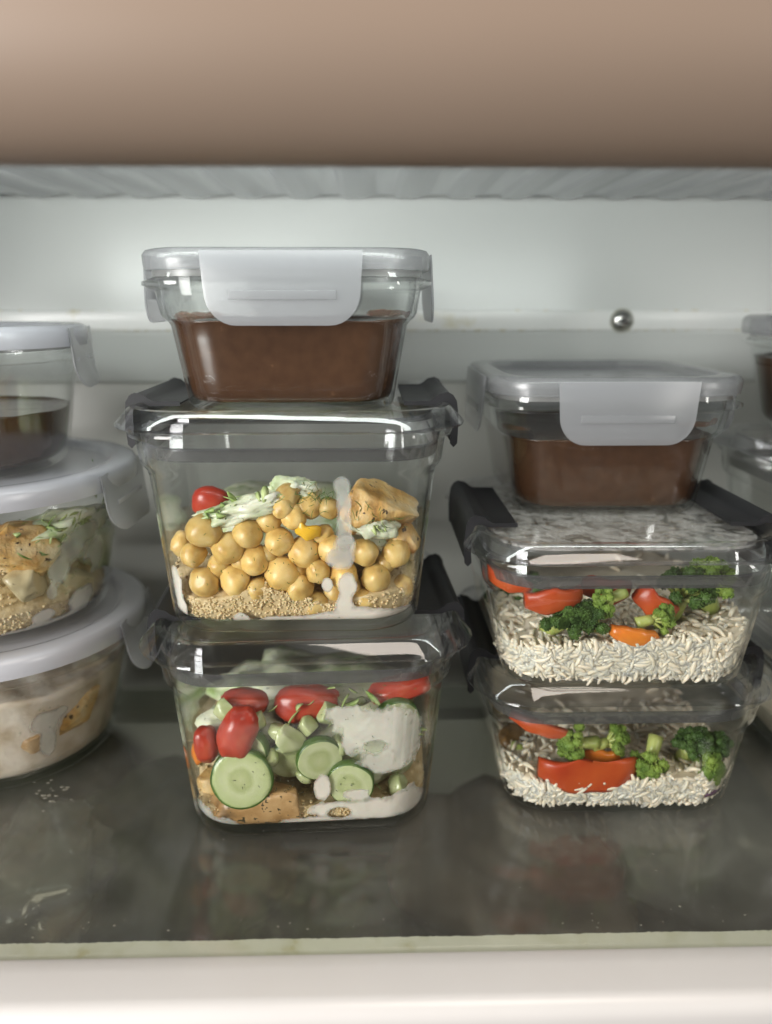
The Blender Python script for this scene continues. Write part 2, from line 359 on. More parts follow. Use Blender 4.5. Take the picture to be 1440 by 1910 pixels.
# ribbed underside of the shelf above
V = []; F = []; P = 3.62; n = 16
xs = []
for k in range(int((XR - XL) / P) + 1):
    for u, h in ((0, 0), (.18, 0), (.26, .2), (.34, .28), (.62, .28), (.84, .09), (.92, .0)): xs.append((XL + k * P + u * P, h))
for x, h in xs:
    for y in (25.5, 57.2, 57.9, 59.2): V.append((x, y, ZC - h * (1 if y < 57.5 else 0) + (.15 if y > 58.5 else 0)))
for i in range(len(xs) - 1):
    for j in range(3): F.append((4 * i + j, 4 * i + j + 1, 4 * i + 5 + j, 4 * i + 4 + j))
tag(mk('ceiling', (V, F), CEIL, sharp=25), kind='structure')
tag(mk('ceiling_slab', box(XL, XR, 26.5, YW + 2, ZC + .6, ZC + 1.6), WHITE), kind='structure')
# front trim of the shelf above (pale plastic, very close to the lens)
prof = []
z0u, y0u = CAMZ + 4.2, 24.2
for k in range(15):
    t = PI / 2 * k / 14; prof.append((y0u + 3.2 - 3.2 * math.sin(t), z0u + 3.6 - 3.6 * math.cos(t)))
prof += [(y0u, z0u + 12), (y0u + 4, z0u + 12), (y0u + 4, z0u + .3)]
UPT = princ('upper_trim', (.255, .19, .145), .5, .4, noise_=(6, 2), cols=[(.3, (.245, .182, .137)), (.7, (.265, .198, .153))])  # white plastic; its shade and warm reflection are put into this brown
def prism_x(prof, x0, x1):
    n = len(prof); V = [(x0, y, z) for y, z in prof] + [(x1, y, z) for y, z in prof]
    F = [(i, (i + 1) % n, n + (i + 1) % n, n + i) for i in range(n)] + [tuple(reversed(range(n))), tuple(range(n, 2 * n))]
    return V, F
tag(mk('upper_shelf_trim', prism_x(prof, XL - 1, XR + 1), UPT, sharp=50), kind='structure')
# glass shelf
shelf = tag(empty('shelf', (0, 40, -.4)), kind='structure')
def sub(name, VF, mat, **k):
    o = mk(name, ([(x, y - 40, z + .4) for x, y, z in VF[0]], VF[1]), mat, shelf, **k); return o
sub('glass_pane', box(XL, XR, 27.55, 51.6, -.42, 0, .05), G_SHELF)
sub('rear_trim', box(XL, XR, 48.8, 51.9, -1.4, -.43, .1), princ('rear_trim', (.30, .31, .28), .5))
# grimy band where the pane sits on the trim, ragged rear edge
V = []; F = []; N = 700
for i in range(N + 1):
    x = -32 + 64 * i / N
    j = noise.noise(Vector((x * .35, 3, 0))) * .05 + noise.noise(Vector((x * 2.2, 8, 0))) * .04 + noise.noise(Vector((x * 7, 1, 0))) * .06
    V += [(x, 27.58, -.46), (x, 28.62 + j, -.46)]
F = [(2 * i, 2 * i + 2, 2 * i + 3, 2 * i + 1) for i in range(N)]
sub('grimy_strip', (V, F), STRIP)
tp = [(28.4, -.48), (28.4, -1.6), (25.6, -3.6), (24.9, -3.2), (24.55, -1.6), (24.6, -.9)]
for k in range(7):
    t = PI / 2 * k / 6; tp.append((25.35 - .75 * math.cos(t), -.85 + .75 * math.sin(t)))
tp += [(26.6, -.06), (27.2, -.08), (27.42, -.16), (27.46, -.48)]
sub('front_trim', prism_x(tp, XL, XR), WHITE, sharp=35)
# crumbs on the shelf glass
V = []; F = []
for i in range(110):
    x, y = random.uniform(-22, 24), random.uniform(28.5, 46) if random.random() < .6 else random.gauss(28.9, .3)
    s = random.uniform(.015, .05); k = len(V); b = blob(s * random.uniform(.7, 2), s, s * .5, 1, seed=i)
    V += [(p[0] + x, p[1] + max(y, 28), p[2] + .012) for p in b[0]]; F += [tuple(q + k for q in f) for f in b[1]]
for i in range(22):
    p0 = at(random.gauss(97, 18), random.gauss(1480, 16), Z=0); s = random.uniform(.03, .1); k = len(V); b = blob(s * 2, s, s * .3, 1, seed=i)
    V += [(p[0] + p0.x, p[1] + p0.y, p[2] + .012) for p in b[0]]; F += [tuple(q + k for q in f) for f in b[1]]
tag(mk('crumbs', (V, F), princ('crumbs', (.20, .19, .15), .6)), 'tiny pale crumbs scattered over the glass shelf', 'crumbs', kind='stuff')
# drawer space below the shelf
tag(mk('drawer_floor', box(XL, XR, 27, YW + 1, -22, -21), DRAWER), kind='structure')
tag(mk('drawer_light_block', box(XL, XR, 26.2, 26.9, -22, -4), DRAWER), kind='structure')  # unseen panel, added to keep room light out below the shelf
def lump(name, px, py, z, sx, sy, sz, mat, label, cat, seed, power=2.2, amp=.25):
    p = at(px, py, Z=z); o = mk(name, blob(sx, sy, sz, 4, power, amp, 1.7, seed, .02), mat, None, p, (0, 0, seed), sharp=None)
    return tag(o, label, cat)
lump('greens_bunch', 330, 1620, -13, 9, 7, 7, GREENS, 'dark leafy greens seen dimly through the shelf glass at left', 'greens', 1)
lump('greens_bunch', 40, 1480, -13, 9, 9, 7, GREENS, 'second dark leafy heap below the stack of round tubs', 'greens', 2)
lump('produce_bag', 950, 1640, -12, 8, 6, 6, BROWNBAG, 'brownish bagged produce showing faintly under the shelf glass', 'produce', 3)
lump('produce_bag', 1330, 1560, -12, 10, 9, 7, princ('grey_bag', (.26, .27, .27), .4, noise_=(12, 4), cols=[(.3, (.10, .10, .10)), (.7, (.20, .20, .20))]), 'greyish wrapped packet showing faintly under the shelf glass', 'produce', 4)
lump('plastic_bag', 60, 1640, -5.0, 5.6, 4, 2.4, BAG, 'crinkled clear plastic bag pressed under the shelf glass', 'bag', 5, amp=.5)
# screw in the ledge
ps = at(1160, 598, Y=YW - .37)
scr = tag(empty('screw', ps), 'round steel screw head with square socket in the white ledge', 'screw')
V = []; R = []
for k in range(7):
    t = PI / 2 * k / 6; R.append([(.74 * math.cos(t) * math.sin(q) if k < 6 else .03 * math.sin(q), -.40 * math.sin(t), .74 * math.cos(t) * math.cos(q) if k < 6 else .03 * math.cos(q)) for q in [2 * PI * i / 32 for i in range(32)]])
R.insert(0, [(.74 * math.sin(2 * PI * i / 32), .08, .74 * math.cos(2 * PI * i / 32)) for i in range(32)])
mk('head', loft(R), STEEL, scr, sharp=60)
mk('socket', box(-.19, .19, -.43, -.2, -.19, .19, .02), princ('socket_dark', (.03, .03, .03), .5), scr)
st = mk('washer', loft([[(.86 * math.sin(2 * PI * i / 32), y, .86 * math.cos(2 * PI * i / 32)) for i in range(32)] for y in (.06, .02)]), princ('washer', (.36, .36, .30), .4), scr, loc=(.0, 0, 0))

# ================================================================== CONTAINERS
class Bowl:
    """outer / inner profile of a bowl: (half width, half depth, corner radius, z)"""
    def __init__(s, outer, inner, loc, rz=0, rnd=False):
        s.o, s.i, s.loc, s.rz, s.rnd, s.zk = outer, inner, Vector(loc), rz, rnd, 1.
        s.M = Matrix.Translation(s.loc) @ Matrix.Rotation(rz, 4, 'Z'); s.Mi = s.M.inverted()
    def dims(s, z):
        P = s.i
        if z <= P[0][3]: return P[0][:3]
        for p, q in zip(P, P[1:]):
            if z <= q[3]:
                t = (z - p[3]) / max(1e-6, q[3] - p[3]); return tuple(p[k] + (q[k] - p[k]) * t for k in range(3))
        return P[-1][:3]
    def sd(s, p):
        a, b, r = s.dims(p.z)
        qx, qy = abs(p.x) - (a - r), abs(p.y) - (b - r)
        return math.hypot(max(qx, 0), max(qy, 0)) + min(max(qx, qy), 0) - r
    def hit(s, px, py, inset=0.):
        """first point of the pixel's ray that lies inside the bowl by `inset` (local)"""
        d = ray(px, py); t = 24.; best = None
        while t < 75:
            p = s.Mi @ (CAM + d * t)
            if p.z > s.i[0][3] - 1.5:
                e = s.sd(p)
                if e <= -inset: return p
                if best is None or e < best[0]: best = (e, p)
            t += .04
        p = best[1]; k = math.hypot(p.x, p.y)
        for _ in range(60):
            if s.sd(p) <= -inset: break
            p = Vector((p.x * .98, p.y * .98, p.z))
        return p
    def world(s, p): return s.M @ Vector(p)
    def wall(s, sp, z, off=0):
        a, b, r = s.dims(z); a -= off; b -= off; r = max(.2, r - off)
        if s.rnd:
            t = sp / s.i[len(s.i) // 2][0]; return Vector((a * math.sin(t), -a * math.cos(t), z))
        u = abs(sp); g = 1 if sp >= 0 else -1; f = a - r
        if u <= f: return Vector((sp, -b, z))
        if u <= f + r * PI / 2:
            t = (u - f) / r; return Vector((g * (f + r * math.sin(t)), -(b - r) - r * math.cos(t), z))
        return Vector((g * a, -(b - r) + (u - f - r * PI / 2), z))
    def sparam(s, p):
        a, b, r = s.dims(p.z)
        if s.rnd: return math.atan2(p.x, -p.y) * s.i[len(s.i) // 2][0]
        f = a - r; g = 1 if p.x >= 0 else -1
        if abs(p.x) <= f: return p.x
        if p.y < -(b - r): return g * (f + r * math.atan2(abs(p.x) - f, -(b - r) - p.y))
        return g * (f + r * PI / 2 + p.y + (b - r))
    def press(s, o, gap=.03):
        """food gives way where it meets the glass: move vertices that would pass the inner wall or floor back inside"""
        bpy.context.view_layer.update()
        M = s.Mi @ Matrix.Scale(100, 4) @ o.matrix_world; Mi = M.inverted(); f = s.i[0][3] + .03
        for v in o.data.vertices:
            p = M @ v.co; q = p.copy()
            if q.z < f: q.z = f + .02 * noise.noise(q * 3)
            for _ in range(4):
                e = s.sd(q)
                if e <= -gap: break
                h = .02; g = Vector((s.sd(q + Vector((h, 0, 0))) - e, s.sd(q + Vector((0, h, 0))) - e, 0))
                if g.length < 1e-6: break
                q -= g.normalized() * (e + gap)
            if q != p: v.co = Mi @ q
        o.data.update()
    def ring(s, P): return circ(P[0], P[3]) if s.rnd else rr(*P)
    def build(s, parent):
        rings = [s.ring(p) for p in s.o] + [s.ring(p) for p in reversed(s.i)]
        return mk('glass_bowl', loft(rings), G_ROUND if s.rnd else G_BOWL, parent, sharp=50)

def arc_prof(p0, p1, p2, n=5):
    return [tuple((1 - t) ** 2 * a + 2 * t * (1 - t) * b + t * t * c for a, b, c in zip(p0, p1, p2)) for t in [i / n for i in range(n + 1)]]

def brilliance(xc, yf, zb, h, label, rz=0, drops=False, latches=(-1, 1), sunk=0.):
    """glass box with clear lid and black side latches; yf = front of the lid, h = stacking height"""
    k = h - 11.0
    outer = [(5.3, 6.5, 2.2, .12), (5.6, 6.8, 2.3, 0)] + arc_prof((5.75, 6.95, 2.4, 0), (6.35, 7.46, 2.55, .03), (6.4, 7.49, 2.6, .9), 6) + [
        (6.75, 7.58, 2.8, 4.2 + k * .5), (7.12, 7.66, 3.0, 7.7 + k), (7.2, 7.69, 3.0, 8.05 + k), (7.42, 7.78, 3.05, 8.3 + k), (7.5, 7.82, 3.05, 8.5 + k), (7.62, 7.9, 3.05, 9.6 + k),
        (7.9, 8.05, 3.1, 9.75 + k), (7.95, 8.08, 3.1, 9.95 + k), (7.85, 8.0, 3.1, 10.12 + k)]
    inner = [(5.4, 6.6, 2.1, .56)] + arc_prof((5.7, 6.85, 2.2, .57), (6.2, 7.28, 2.4, .60), (6.27, 7.34, 2.45, 1.15), 5) + [
        (6.58, 7.42, 2.65, 4.2 + k * .5), (6.95, 7.5, 2.85, 7.7 + k), (7.03, 7.53, 2.85, 8.08 + k), (7.25, 7.62, 2.9, 8.35 + k), (7.36, 7.66, 2.9, 9.7 + k), (7.5, 7.7, 2.9, 10.1 + k)]
    c = (xc, yf + 8.25, zb)
    root = empty('glass_food_container', c, rz); tag(root, label, 'food container', 'latched glass food containers')
    b = Bowl(outer, inner, c, rz); b.build(root); b.h = h; b.root = root
    # lid: thick clear rim round a sunken panel
    LP = [(7.55, 7.6, 2.9, 10.14 + k), (8.25, 8.05, 3.2, 10.12 + k), (8.48, 8.23, 3.3, 10.2 + k), (8.52, 8.27, 3.3, 10.32 + k), (8.42, 8.18, 3.3, 10.45 + k), (7.95, 7.8, 3.1, 10.98 + k), (7.8, 7.66, 3.0, 11.1 + k),
          (7.5, 7.42, 2.9, 11.12 + k), (7.3, 7.22, 2.8, 11.06 + k), (7.2, 7.12, 2.7, 10.98 + k), (6.9, 6.88, 2.6, 10.97 + k - sunk), (6.7, 6.7, 2.5, 10.97 + k - sunk), (6.7, 6.7, 2.5, 10.75 + k - sunk), (7.05, 6.98, 2.6, 10.74 + k - sunk), (7.12, 7.05, 2.6, 10.2 + k), (7.14, 7.3, 2.7, 9.2 + k), (7.24, 7.42, 2.75, 9.2 + k), (7.28, 7.5, 2.8, 10.14 + k)]
    lid = mk('lid', loft([[(math.copysign(min(abs(x), 7.72), x) if abs(y) < 4.2 else x, y, z) for x, y, z in rr(*p)] for p in LP], closed=True), G_RIM, root, sharp=24)
    mk('lid_panel', loft([rr(6.72, 6.72, 2.5, 10.76 + k - sunk), rr(6.72, 6.72, 2.5, 10.96 + k - sunk)]), G_FOG if drops else G_LID, lid)
    mk('seal', loft([rr(7.02, 7.2, 2.7, 8.75 + k), rr(7.16, 7.34, 2.7, 8.7 + k), rr(7.22, 7.42, 2.75, 9.3 + k), rr(7.08, 7.26, 2.7, 9.35 + k)], closed=True), SEAL, lid)
    H = h
    for g in latches:
        prof = [(5.6, H - .01), (5.6, H + .07), (6.9, H + .08), (7.15, H + .2), (7.4, H + .42), (7.8, H + .52), (8.02, H + .40), (8.2, H + .12), (8.26, H - .35), (8.3, H - .9), (8.28, H - 1.5), (8.26, H - 2.0), (8.14, H - 2.15), (8.02, H - 2.0), (8.06, H - 1.5), (8.06, H - .95), (8.0, H - .3), (7.9, H + .02), (7.7, H + .14), (7.4, H + .12), (7.1, H - .01)]
        if g > 0: prof = [(-x, z) for x, z in prof]
        else: prof = list(reversed(prof))
        prof = [(-x, z) for x, z in prof]
        la = mk('latch', prism_y(prof, -4.1, 4.1, .07), BLACK, lid, sharp=35)
    if drops:
        V = []; F = []
        for i in range(420):
            x, y = random.uniform(-6.3, 6.3), random.uniform(-6.4, 6.4); s = random.choice((.05, .07, .1, .12, .2, .32)) * random.uniform(.6, 1.2)
            q = blob(s * random.uniform(.9, 1.8), s, s * .3, 2, seed=i); kk = len(V)
            V += [(v[0] + x, v[1] + y, v[2] + 10.74 + k - sunk) for v in q[0]]; F += [tuple(j + kk for j in f) for f in q[1]]
        o = mk('condensation', (V, F), glass('droplets', edge=.9, lo=.1, hi=.7), lid, sharp=None); tag(o, kind='stuff')
    return b

def flap(width, drop, bulge=.0):
    """front-facing clip flap in local x/z, hinge at z=0, thickness .16, rounded lower corners; returns V, F in cm, facing -y"""
    hw = width / 2; R = min(1.45, drop * .62); pts = [(-hw - .0, 0), ]
    for i in range(9):
        t = PI / 2 * i / 8; pts.append((-hw + .12 + R - R * math.cos(t), -drop + R - R * math.sin(t)))
    for i in range(9):
        t = PI / 2 * i / 8; pts.append((hw - .12 - R + R * math.sin(t), -drop + R - R * math.cos(t)))
    pts.append((hw, 0))
    c = (0, -drop / 2); th = .17
    def ring(y, k): return [(c[0] + (x - c[0]) * (1 - k / hw), y, c[1] + (z - c[1]) * (1 - k / (drop / 2))) for x, z in pts]
    V, F = loft([ring(th / 2 * -1 + .03, .05), ring(-th / 2, .09), ring(-th / 2 - .0, .10)][:1] + [ring(-th / 2 + .05, 0), ring(th / 2 - .05, 0), ring(th / 2, .05)])
    return V, F

def small_square(xc, yf, zb, label, level=4.05, rz=0):
    H = 7.26
    outer = [(4.5, 5.2, 1.8, .1), (4.8, 5.5, 1.9, 0)] + arc_prof((4.9, 5.6, 1.95, 0), (5.3, 5.98, 2.1, .04), (5.36, 6.0, 2.2, .7), 5) + [
        (5.98, 6.15, 2.4, 3.9), (6.1, 6.2, 2.45, 4.05), (6.35, 6.3, 2.5, 4.25), (6.45, 6.36, 2.5, 4.45), (6.62, 6.5, 2.5, 5.45), (6.95, 6.85, 2.6, 5.58), (7.12, 7.02, 2.65, 5.7), (7.12, 7.02, 2.65, 5.84), (6.95, 6.85, 2.6, 5.94), (6.68, 6.6, 2.5, 6.02), (6.6, 6.52, 2.5, 6.6)]
    inner = [(4.5, 5.2, 1.8, .34)] + arc_prof((4.7, 5.4, 1.85, .34), (5.15, 5.84, 2.0, .38), (5.23, 5.87, 2.1, .95), 5) + [
        (5.85, 6.02, 2.3, 3.95), (6.2, 6.16, 2.4, 4.4), (6.42, 6.3, 2.4, 5.6), (6.42, 6.34, 2.4, 6.6)]
    c = (xc, yf + 7.05, zb)
    root = empty('clip_lid_container', c, rz); tag(root, label, 'food container', 'clip lid glass containers')
    b = Bowl(outer, inner, c, rz); b.build(root); b.root = root; b.zk = root.scale.z = 1.065
    LP = [(6.75, 6.65, 2.6, 6.36), (6.98, 6.88, 2.7, 6.34), (7.02, 6.92, 2.7, 6.6), (7.04, 6.94, 2.7, 7.0), (6.9, 6.8, 2.65, 7.2), (6.7, 6.6, 2.6, 7.26), (6.0, 5.9, 2.3, 7.26), (5.85, 5.75, 2.25, 7.18), (5.7, 5.6, 2.2, 6.82), (5.5, 5.4, 2.1, 6.74), (5.5, 5.4, 2.1, 6.6), (5.8, 5.7, 2.2, 6.62), (6.1, 6.0, 2.3, 6.95), (6.65, 6.55, 2.5, 6.95)]
    lid = mk('lid', loft([rr(*p) for p in LP], closed=True), FROST, root, sharp=45)
    mk('lid_panel', loft([rr(5.52, 5.42, 2.1, 6.61), rr(5.52, 5.42, 2.1, 6.73)]), FROST_W, lid)
    mk('seal', loft([rr(6.45, 6.36, 2.5, 6.05), rr(6.66, 6.56, 2.5, 6.06), rr(6.66, 6.56, 2.5, 6.34), rr(6.45, 6.36, 2.5, 6.36)], closed=True), CLEARSEAL, lid)
    for i, (dx, dy, a) in enumerate(((0, -6.98, 0), (0, 6.98, PI), (7.06, 0, PI / 2), (-7.06, 0, -PI / 2))):
        fl = mk('clip_flap', flap(7.5, 3.15), FROST_FLAP, lid, (dx * 1.012, dy * 1.012, 7.1), (0, 0, 0), sharp=35)
        fl.rotation_euler = (Matrix.Rotation(a, 3, 'Z') @ Matrix.Rotation(math.radians(-4 if i > 1 else -1.2), 3, 'X')).to_euler()
        mk('slot', box(-2.5, 2.5, -.105, 0, -2.05, -1.65, .02), FROST, fl)
    # moulded mark on the panel
    for (x0, x1, y0, y1) in ((2.3, 3.6, 1.0, 2.4), (-.2, .25, 1.2, 1.4), (-1.2, -.2, -.4, .2)):
        mk('moulded_mark', box(x0, x1, y0, y1, 6.72, 6.76, .012), FROST, lid)
    sauce(b, level, 'thick brown sauce filling ' + label.split(' with')[0])
    return b

def sauce(b, level, label):
    f0 = b.i[0][3]; zs = [f0 + .03, f0 + .08, f0 + .2, 1.0, 1.5] + [1.5 + (level - 1.62) * k / 4 for k in (1, 2, 3, 4)] + [level]
    rings = []
    for z in zs:
        a, bb, r = b.dims(z); e = .02
        R = b.ring((a - e, bb - e, r, z)); rings.append(R)
    edge = rings[-1]
    # meniscus creeping up unevenly, then the surface
    a, bb, r = b.dims(level + .1)
    top = []
    for (x, y, z) in b.ring((a - .03, bb - .03, r, level)):
        top.append((x, y, level + .10 + .10 * noise.noise(Vector((x * .9, y * .9, level)))))
    rings.append(top)
    for f, dz in ((.985, .0), (.96, -.05), (.8, -.06), (.4, -.05), (.02, -.05)):
        rings.append([(x * f, y * f, level + dz + (.05 * noise.noise(Vector((x * f, y * f, 3))) if f < .97 else .04)) for x, y, z in edge])
    o = mk('brown_sauce', loft(rings), COCOA, None, b.loc, (0, 0, b.rz), sharp=None); tag(o, label, 'sauce'); o.scale.z = b.zk
    return o

def round_tub(xc, yc, zb, rb, rt, h, label, flaps, lid_mat=FROST_W, rlid=None, level=None, flap_mat=None, sauce_label=''):
    rl = rlid or rt + .75
    def q(r, z): return (r, r, r * .999, z)
    outer = [q(rb - 1.3, .12), q(rb - 1.0, 0)] + [q(r, z) for r, z in arc_prof((rb - .9, 0), (rb - .05, .1), (rb + .1, 1.3), 6)] + [q(rt - .28, h - 3.0), q(rt - .12, h - 2.7), q(rt - .02, h - 1.95), q(rt + .36, h - 1.82), q(rt + .5, h - 1.7), q(rt + .5, h - 1.55), q(rt + .3, h - 1.45), q(rt + .05, h - 1.35), q(rt, h - .7)]
    inner = [q(rb - 1.2, .42)] + [q(r, z) for r, z in arc_prof((rb - 1.1, .42), (rb - .2, .48), (rb - .05, 1.4), 5)] + [q(rt - .43, h - 3.0), q(rt - .27, h - 2.6), q(rt - .2, h - 1.9), q(rt - .2, h - .7)]
    c = (xc, yc, zb)
    root = empty('round_glass_tub', c); tag(root, label, 'food container', 'round clip lid glass tubs')
    b = Bowl(outer, inner, c, 0, True); b.build(root); b.root = root
    LP = [(rl - .45, h - 1.12), (rl - .05, h - 1.14), (rl, h - .8), (rl, h - .35), (rl - .12, h - .12), (rl - .4, h), (rl - 1.15, h), (rl - 1.4, h - .06), (rl - 1.6, h - .3), (rl - 1.8, h - .36), (rl - 1.8, h - .52), (rl - 1.5, h - .5), (rl - 1.2, h - .25), (rl - .5, h - .25)]
    lid = mk('lid', loft([circ(r, z) for r, z in LP], closed=True), lid_mat, root, sharp=45)
    mk('lid_panel', loft([circ(rl - 1.78, h - .5), circ(rl - 1.78, h - .37)]), lid_mat, lid)
    mk('seal', loft([circ(rt - .15, h - 1.3), circ(rt + .1, h - 1.3), circ(rt + .1, h - 1.0), circ(rt - .15, h - 1.0)], closed=True), CLEARSEAL, lid)
    for az, wd, tilt in flaps:
        V, F = flap(wd, 3.3)
        # wrap the flap round the lid
        V2 = []
        for x, y, z in V:
            t = x / rl; R = rl - y + .06 + .05 * max(0, -z) + tilt * max(0, -z) ** 1.3 * .1
            R += .35 * (abs(x) / (wd / 2)) ** 3 * max(0, 1 - abs(z) / .5) * .3
            V2.append((R * math.sin(t), -R * math.cos(t), z))
        fl = mk('clip_flap', (V2, F), FROST_R, lid, (0, 0, h - .16), (0, 0, az), sharp=35)
        mk('slot', ([((rl + .25) * math.sin(x / rl), -(rl + .25) * math.cos(x / rl) + y + .08, z) for x, y, z in box(-1.9, 1.9, -.03, .03, -1.85, -1.6, .012)[0]], box(-1.9, 1.9, -.03, .03, -1.85, -1.6, .012)[1]), FROST_W, fl)
    if level: sauce(b, level, sauce_label)
    return b

# ---- positions from the fit of the photograph
HT, HS = 11.0, 7.84
bB = brilliance(-3.41, 34.05, 0, HT, 'deep latched glass container of cucumber and tomato salad standing on the shelf', math.radians(2.6))
bA = brilliance(-3.80, 34.97, HT, HT, 'deep latched glass container of chickpeas stacked on the cucumber salad', sunk=.3)
bD = brilliance(13.82, 35.4, 0, HS, 'shallow latched glass container of rice and red pepper standing on the shelf')
bC = brilliance(13.35, 34.63, HS, HS, 'shallow latched glass container of rice and broccoli with droplets under its lid', drops=True, sunk=.3)
sS = small_square(-3.95, 37.6, 2 * HT - .34, 'square clip lid container on top of the chickpea container with nothing above it')
sT = small_square(13.75, 40.8, 2 * HS - .34, 'square clip lid container on top of the broccoli rice container with flat recessed lid', level=3.95)
LX, LY = -22.7, 44.8
l3 = round_tub(LX, LY, 0, 6.4, 8.0, 9.15, 'wide round glass tub of chicken and dressing at the bottom of its stack', [(PI / 2 + .02, 6.2, 1.2), (-PI / 2, 6.2, 1), (0, 6.2, 1)][:2], rlid=8.75)
l2 = round_tub(LX, LY, 8.9, 6.6, 8.1, 9.15, 'wide round glass tub of chicken salad between two other round tubs', [(PI / 2 - .05, 6.4, .6), (-PI / 2, 6.2, .6)], rlid=8.9)
l1 = round_tub(LX - .2, LY, 17.75, 5.3, 6.3, 8.0, 'small round glass tub with white lid on top of the round stack', [(PI / 2 + .12, 5, .2), (-PI / 2, 5, .2)], rlid=6.95, level=3.3, sauce_label='thick brown sauce in the small round tub with white lid')
e2 = brilliance(31.3, 36.6, 0, HS, 'shallow latched glass container at the bottom of the stack by the right wall', latches=(1,))
e1 = brilliance(31.0, 36.6, HS, HT, 'deep empty latched glass container below the round tub by the right wall', latches=(1,))
u1 = round_tub(31.2, 49.6, HS + HT - .02, 5.4, 6.4, 7.3, 'small round glass tub with cloudy lid near the right wall', [(-.62, 5.2, .2), (PI - .62, 5.2, .2)], lid_mat=FROST, rlid=7.05, level=4.6, sauce_label='thick brown sauce in the small round tub near the right wall')

# ================================================================== FOOD
RESIDUE = []
def fill(b, top, mat, name, label, cat, clear=.06, grains=None, amp=.12, kind='stuff', front_dip=None):
    """a mass of food lying in the bowl; top(x, y) gives its height"""
    n = 96; rings = []
    z0 = b.i[0][3] + .05
    zt = []
    smax = None
    def wallpt(i, z):
        a, bb, r = b.dims(z)
        if b.rnd: x, y = a * math.sin(2 * PI * i / n), -a * math.cos(2 * PI * i / n)
        else:
            t = 2 * PI * i / n; dx, dy = math.sin(t), -math.cos(t); lo, hi = 0, 14
            for _ in range(22):
                m = (lo + hi) / 2
                if b.sd(Vector((dx * m, dy * m, z))) < 0: lo = m
                else: hi = m
            x, y = dx * lo, dy * lo
        k = 1 - clear / math.hypot(x, y)
        return x * k, y * k
    heights = []
    for i in range(n):
        x, y = wallpt(i, 3); heights.append(top(x, y))
    for f in (0, .08, .2, .35, .5, .65, .8, .93, 1):
        R = []
        for i in range(n):
            z = z0 + (heights[i] - z0) * f; x, y = wallpt(i, z); k = 1 - .5 * amp * (noise.noise(Vector((x * 1.7, y * 1.7, z * 1.7 + 4))) + .6) / math.hypot(x, y)
            R.append((x * k, y * k, z))
        rings.append(R)
    for f in (.97, .85, .7, .5, .3, .12, .01):
        rings.append([(x * f, y * f, top(x * f, y * f) + amp * noise.noise(Vector((x * f * 1.3, y * f * 1.3, 0)))) for x, y, z in rings[8]])
    o = mk(name, loft(rings), mat, None, b.loc, (0, 0, b.rz), sharp=None); tag(o, label, cat, kind=kind)
    if grains:
        gmesh, count, gmat, gname, sink = grains; zmin = 0; V = []; F = []
        for i in range(count):
            side = random.random() < .72
            t = random.gauss(0, .95); dx, dy = math.sin(t), -math.cos(t)
            if side:
                i0 = (t % (2 * PI)) / (2 * PI) * n; z = z0 + (heights[int(i0) % n] - z0) * random.random()
                x, y = wallpt(i0, z); k = 1 - (random.uniform(.06, .15) if random.random() < .8 or zmin is None else random.uniform(0, .05)) * sink / math.hypot(x, y); p = Vector((x * k, y * k, z))
                rot = Matrix.Rotation(math.atan2(p.x, -p.y) if b.rnd else (math.atan2(p.x, -p.y) if abs(p.x) > b.dims(z)[0] - b.dims(z)[2] else 0), 4, 'Z') @ Matrix.Rotation(random.gauss(0, .07), 4, 'Z') @ Matrix.Rotation(random.uniform(0, PI), 4, 'Y')
            else:
                i0 = int((t % (2 * PI)) / (2 * PI) * n) % n; f = math.sqrt(random.random()); x, y = wallpt(i0, heights[i0]); x *= f * .97; y *= f * .97
                p = Vector((x, y, top(x, y) + random.uniform(-.02, .14))); rot = Matrix.Rotation(random.uniform(0, 2 * PI), 4, 'Z') @ Matrix.Rotation(random.gauss(0, .35), 4, 'Y')
            g = random.choice(gmesh); M = Matrix.Translation(p) @ rot @ Matrix.Scale(random.uniform(.8, 1.15), 4); k = len(V)
            V += [tuple(M @ Vector(v)) for v in g[0]]; F += [tuple(q + k for q in f) for f in g[1]]
        go = mk(gname, (V, F), gmat, o, sharp=None); tag(go, kind='stuff')
    return o
def grain(L, r, bend):
    R = []
    for k in range(6):
        t = k / 5; rr_ = r * max(.3, math.sin(PI * (.06 + .88 * t))) ** .6; x = (t - .5) * L; z = bend * (1 - (2 * t - 1) ** 2)
        R.append([(x, rr_ * math.cos(q), z + rr_ * math.sin(q)) for q in [2 * PI * i / 7 for i in range(7)]])
    return loft(R)
RG = [grain(L, .135, bd) for L, bd in ((.85, .06), (1.0, .12), (.75, -.05), (.92, .0), (.6, .02), (1.08, .17))]
QG = [blob(.10, .10, .07, 2, seed=i, amp=.25) for i in range(3)] + [blob(.075, .075, .05, 1, seed=5)]

def put(name, VF, mat, b, px, py, depth, label, cat, rot=(0, 0, 0), group=None, inset=.08, sharp=None, dz=0, dx=0):
    """place a piece behind the glass at a pixel: its centre `depth` behind the inner wall"""
    p = b.hit(px, py, inset + depth)
    p.z = max(p.z, b.i[0][3] + .25)
    wp = b.world(p) + Vector((dx, 0, dz))
    o = mk(name, VF, mat, None, wp, rot, sharp=sharp); tag(o, label, cat, group)
    b.press(o)
    return o

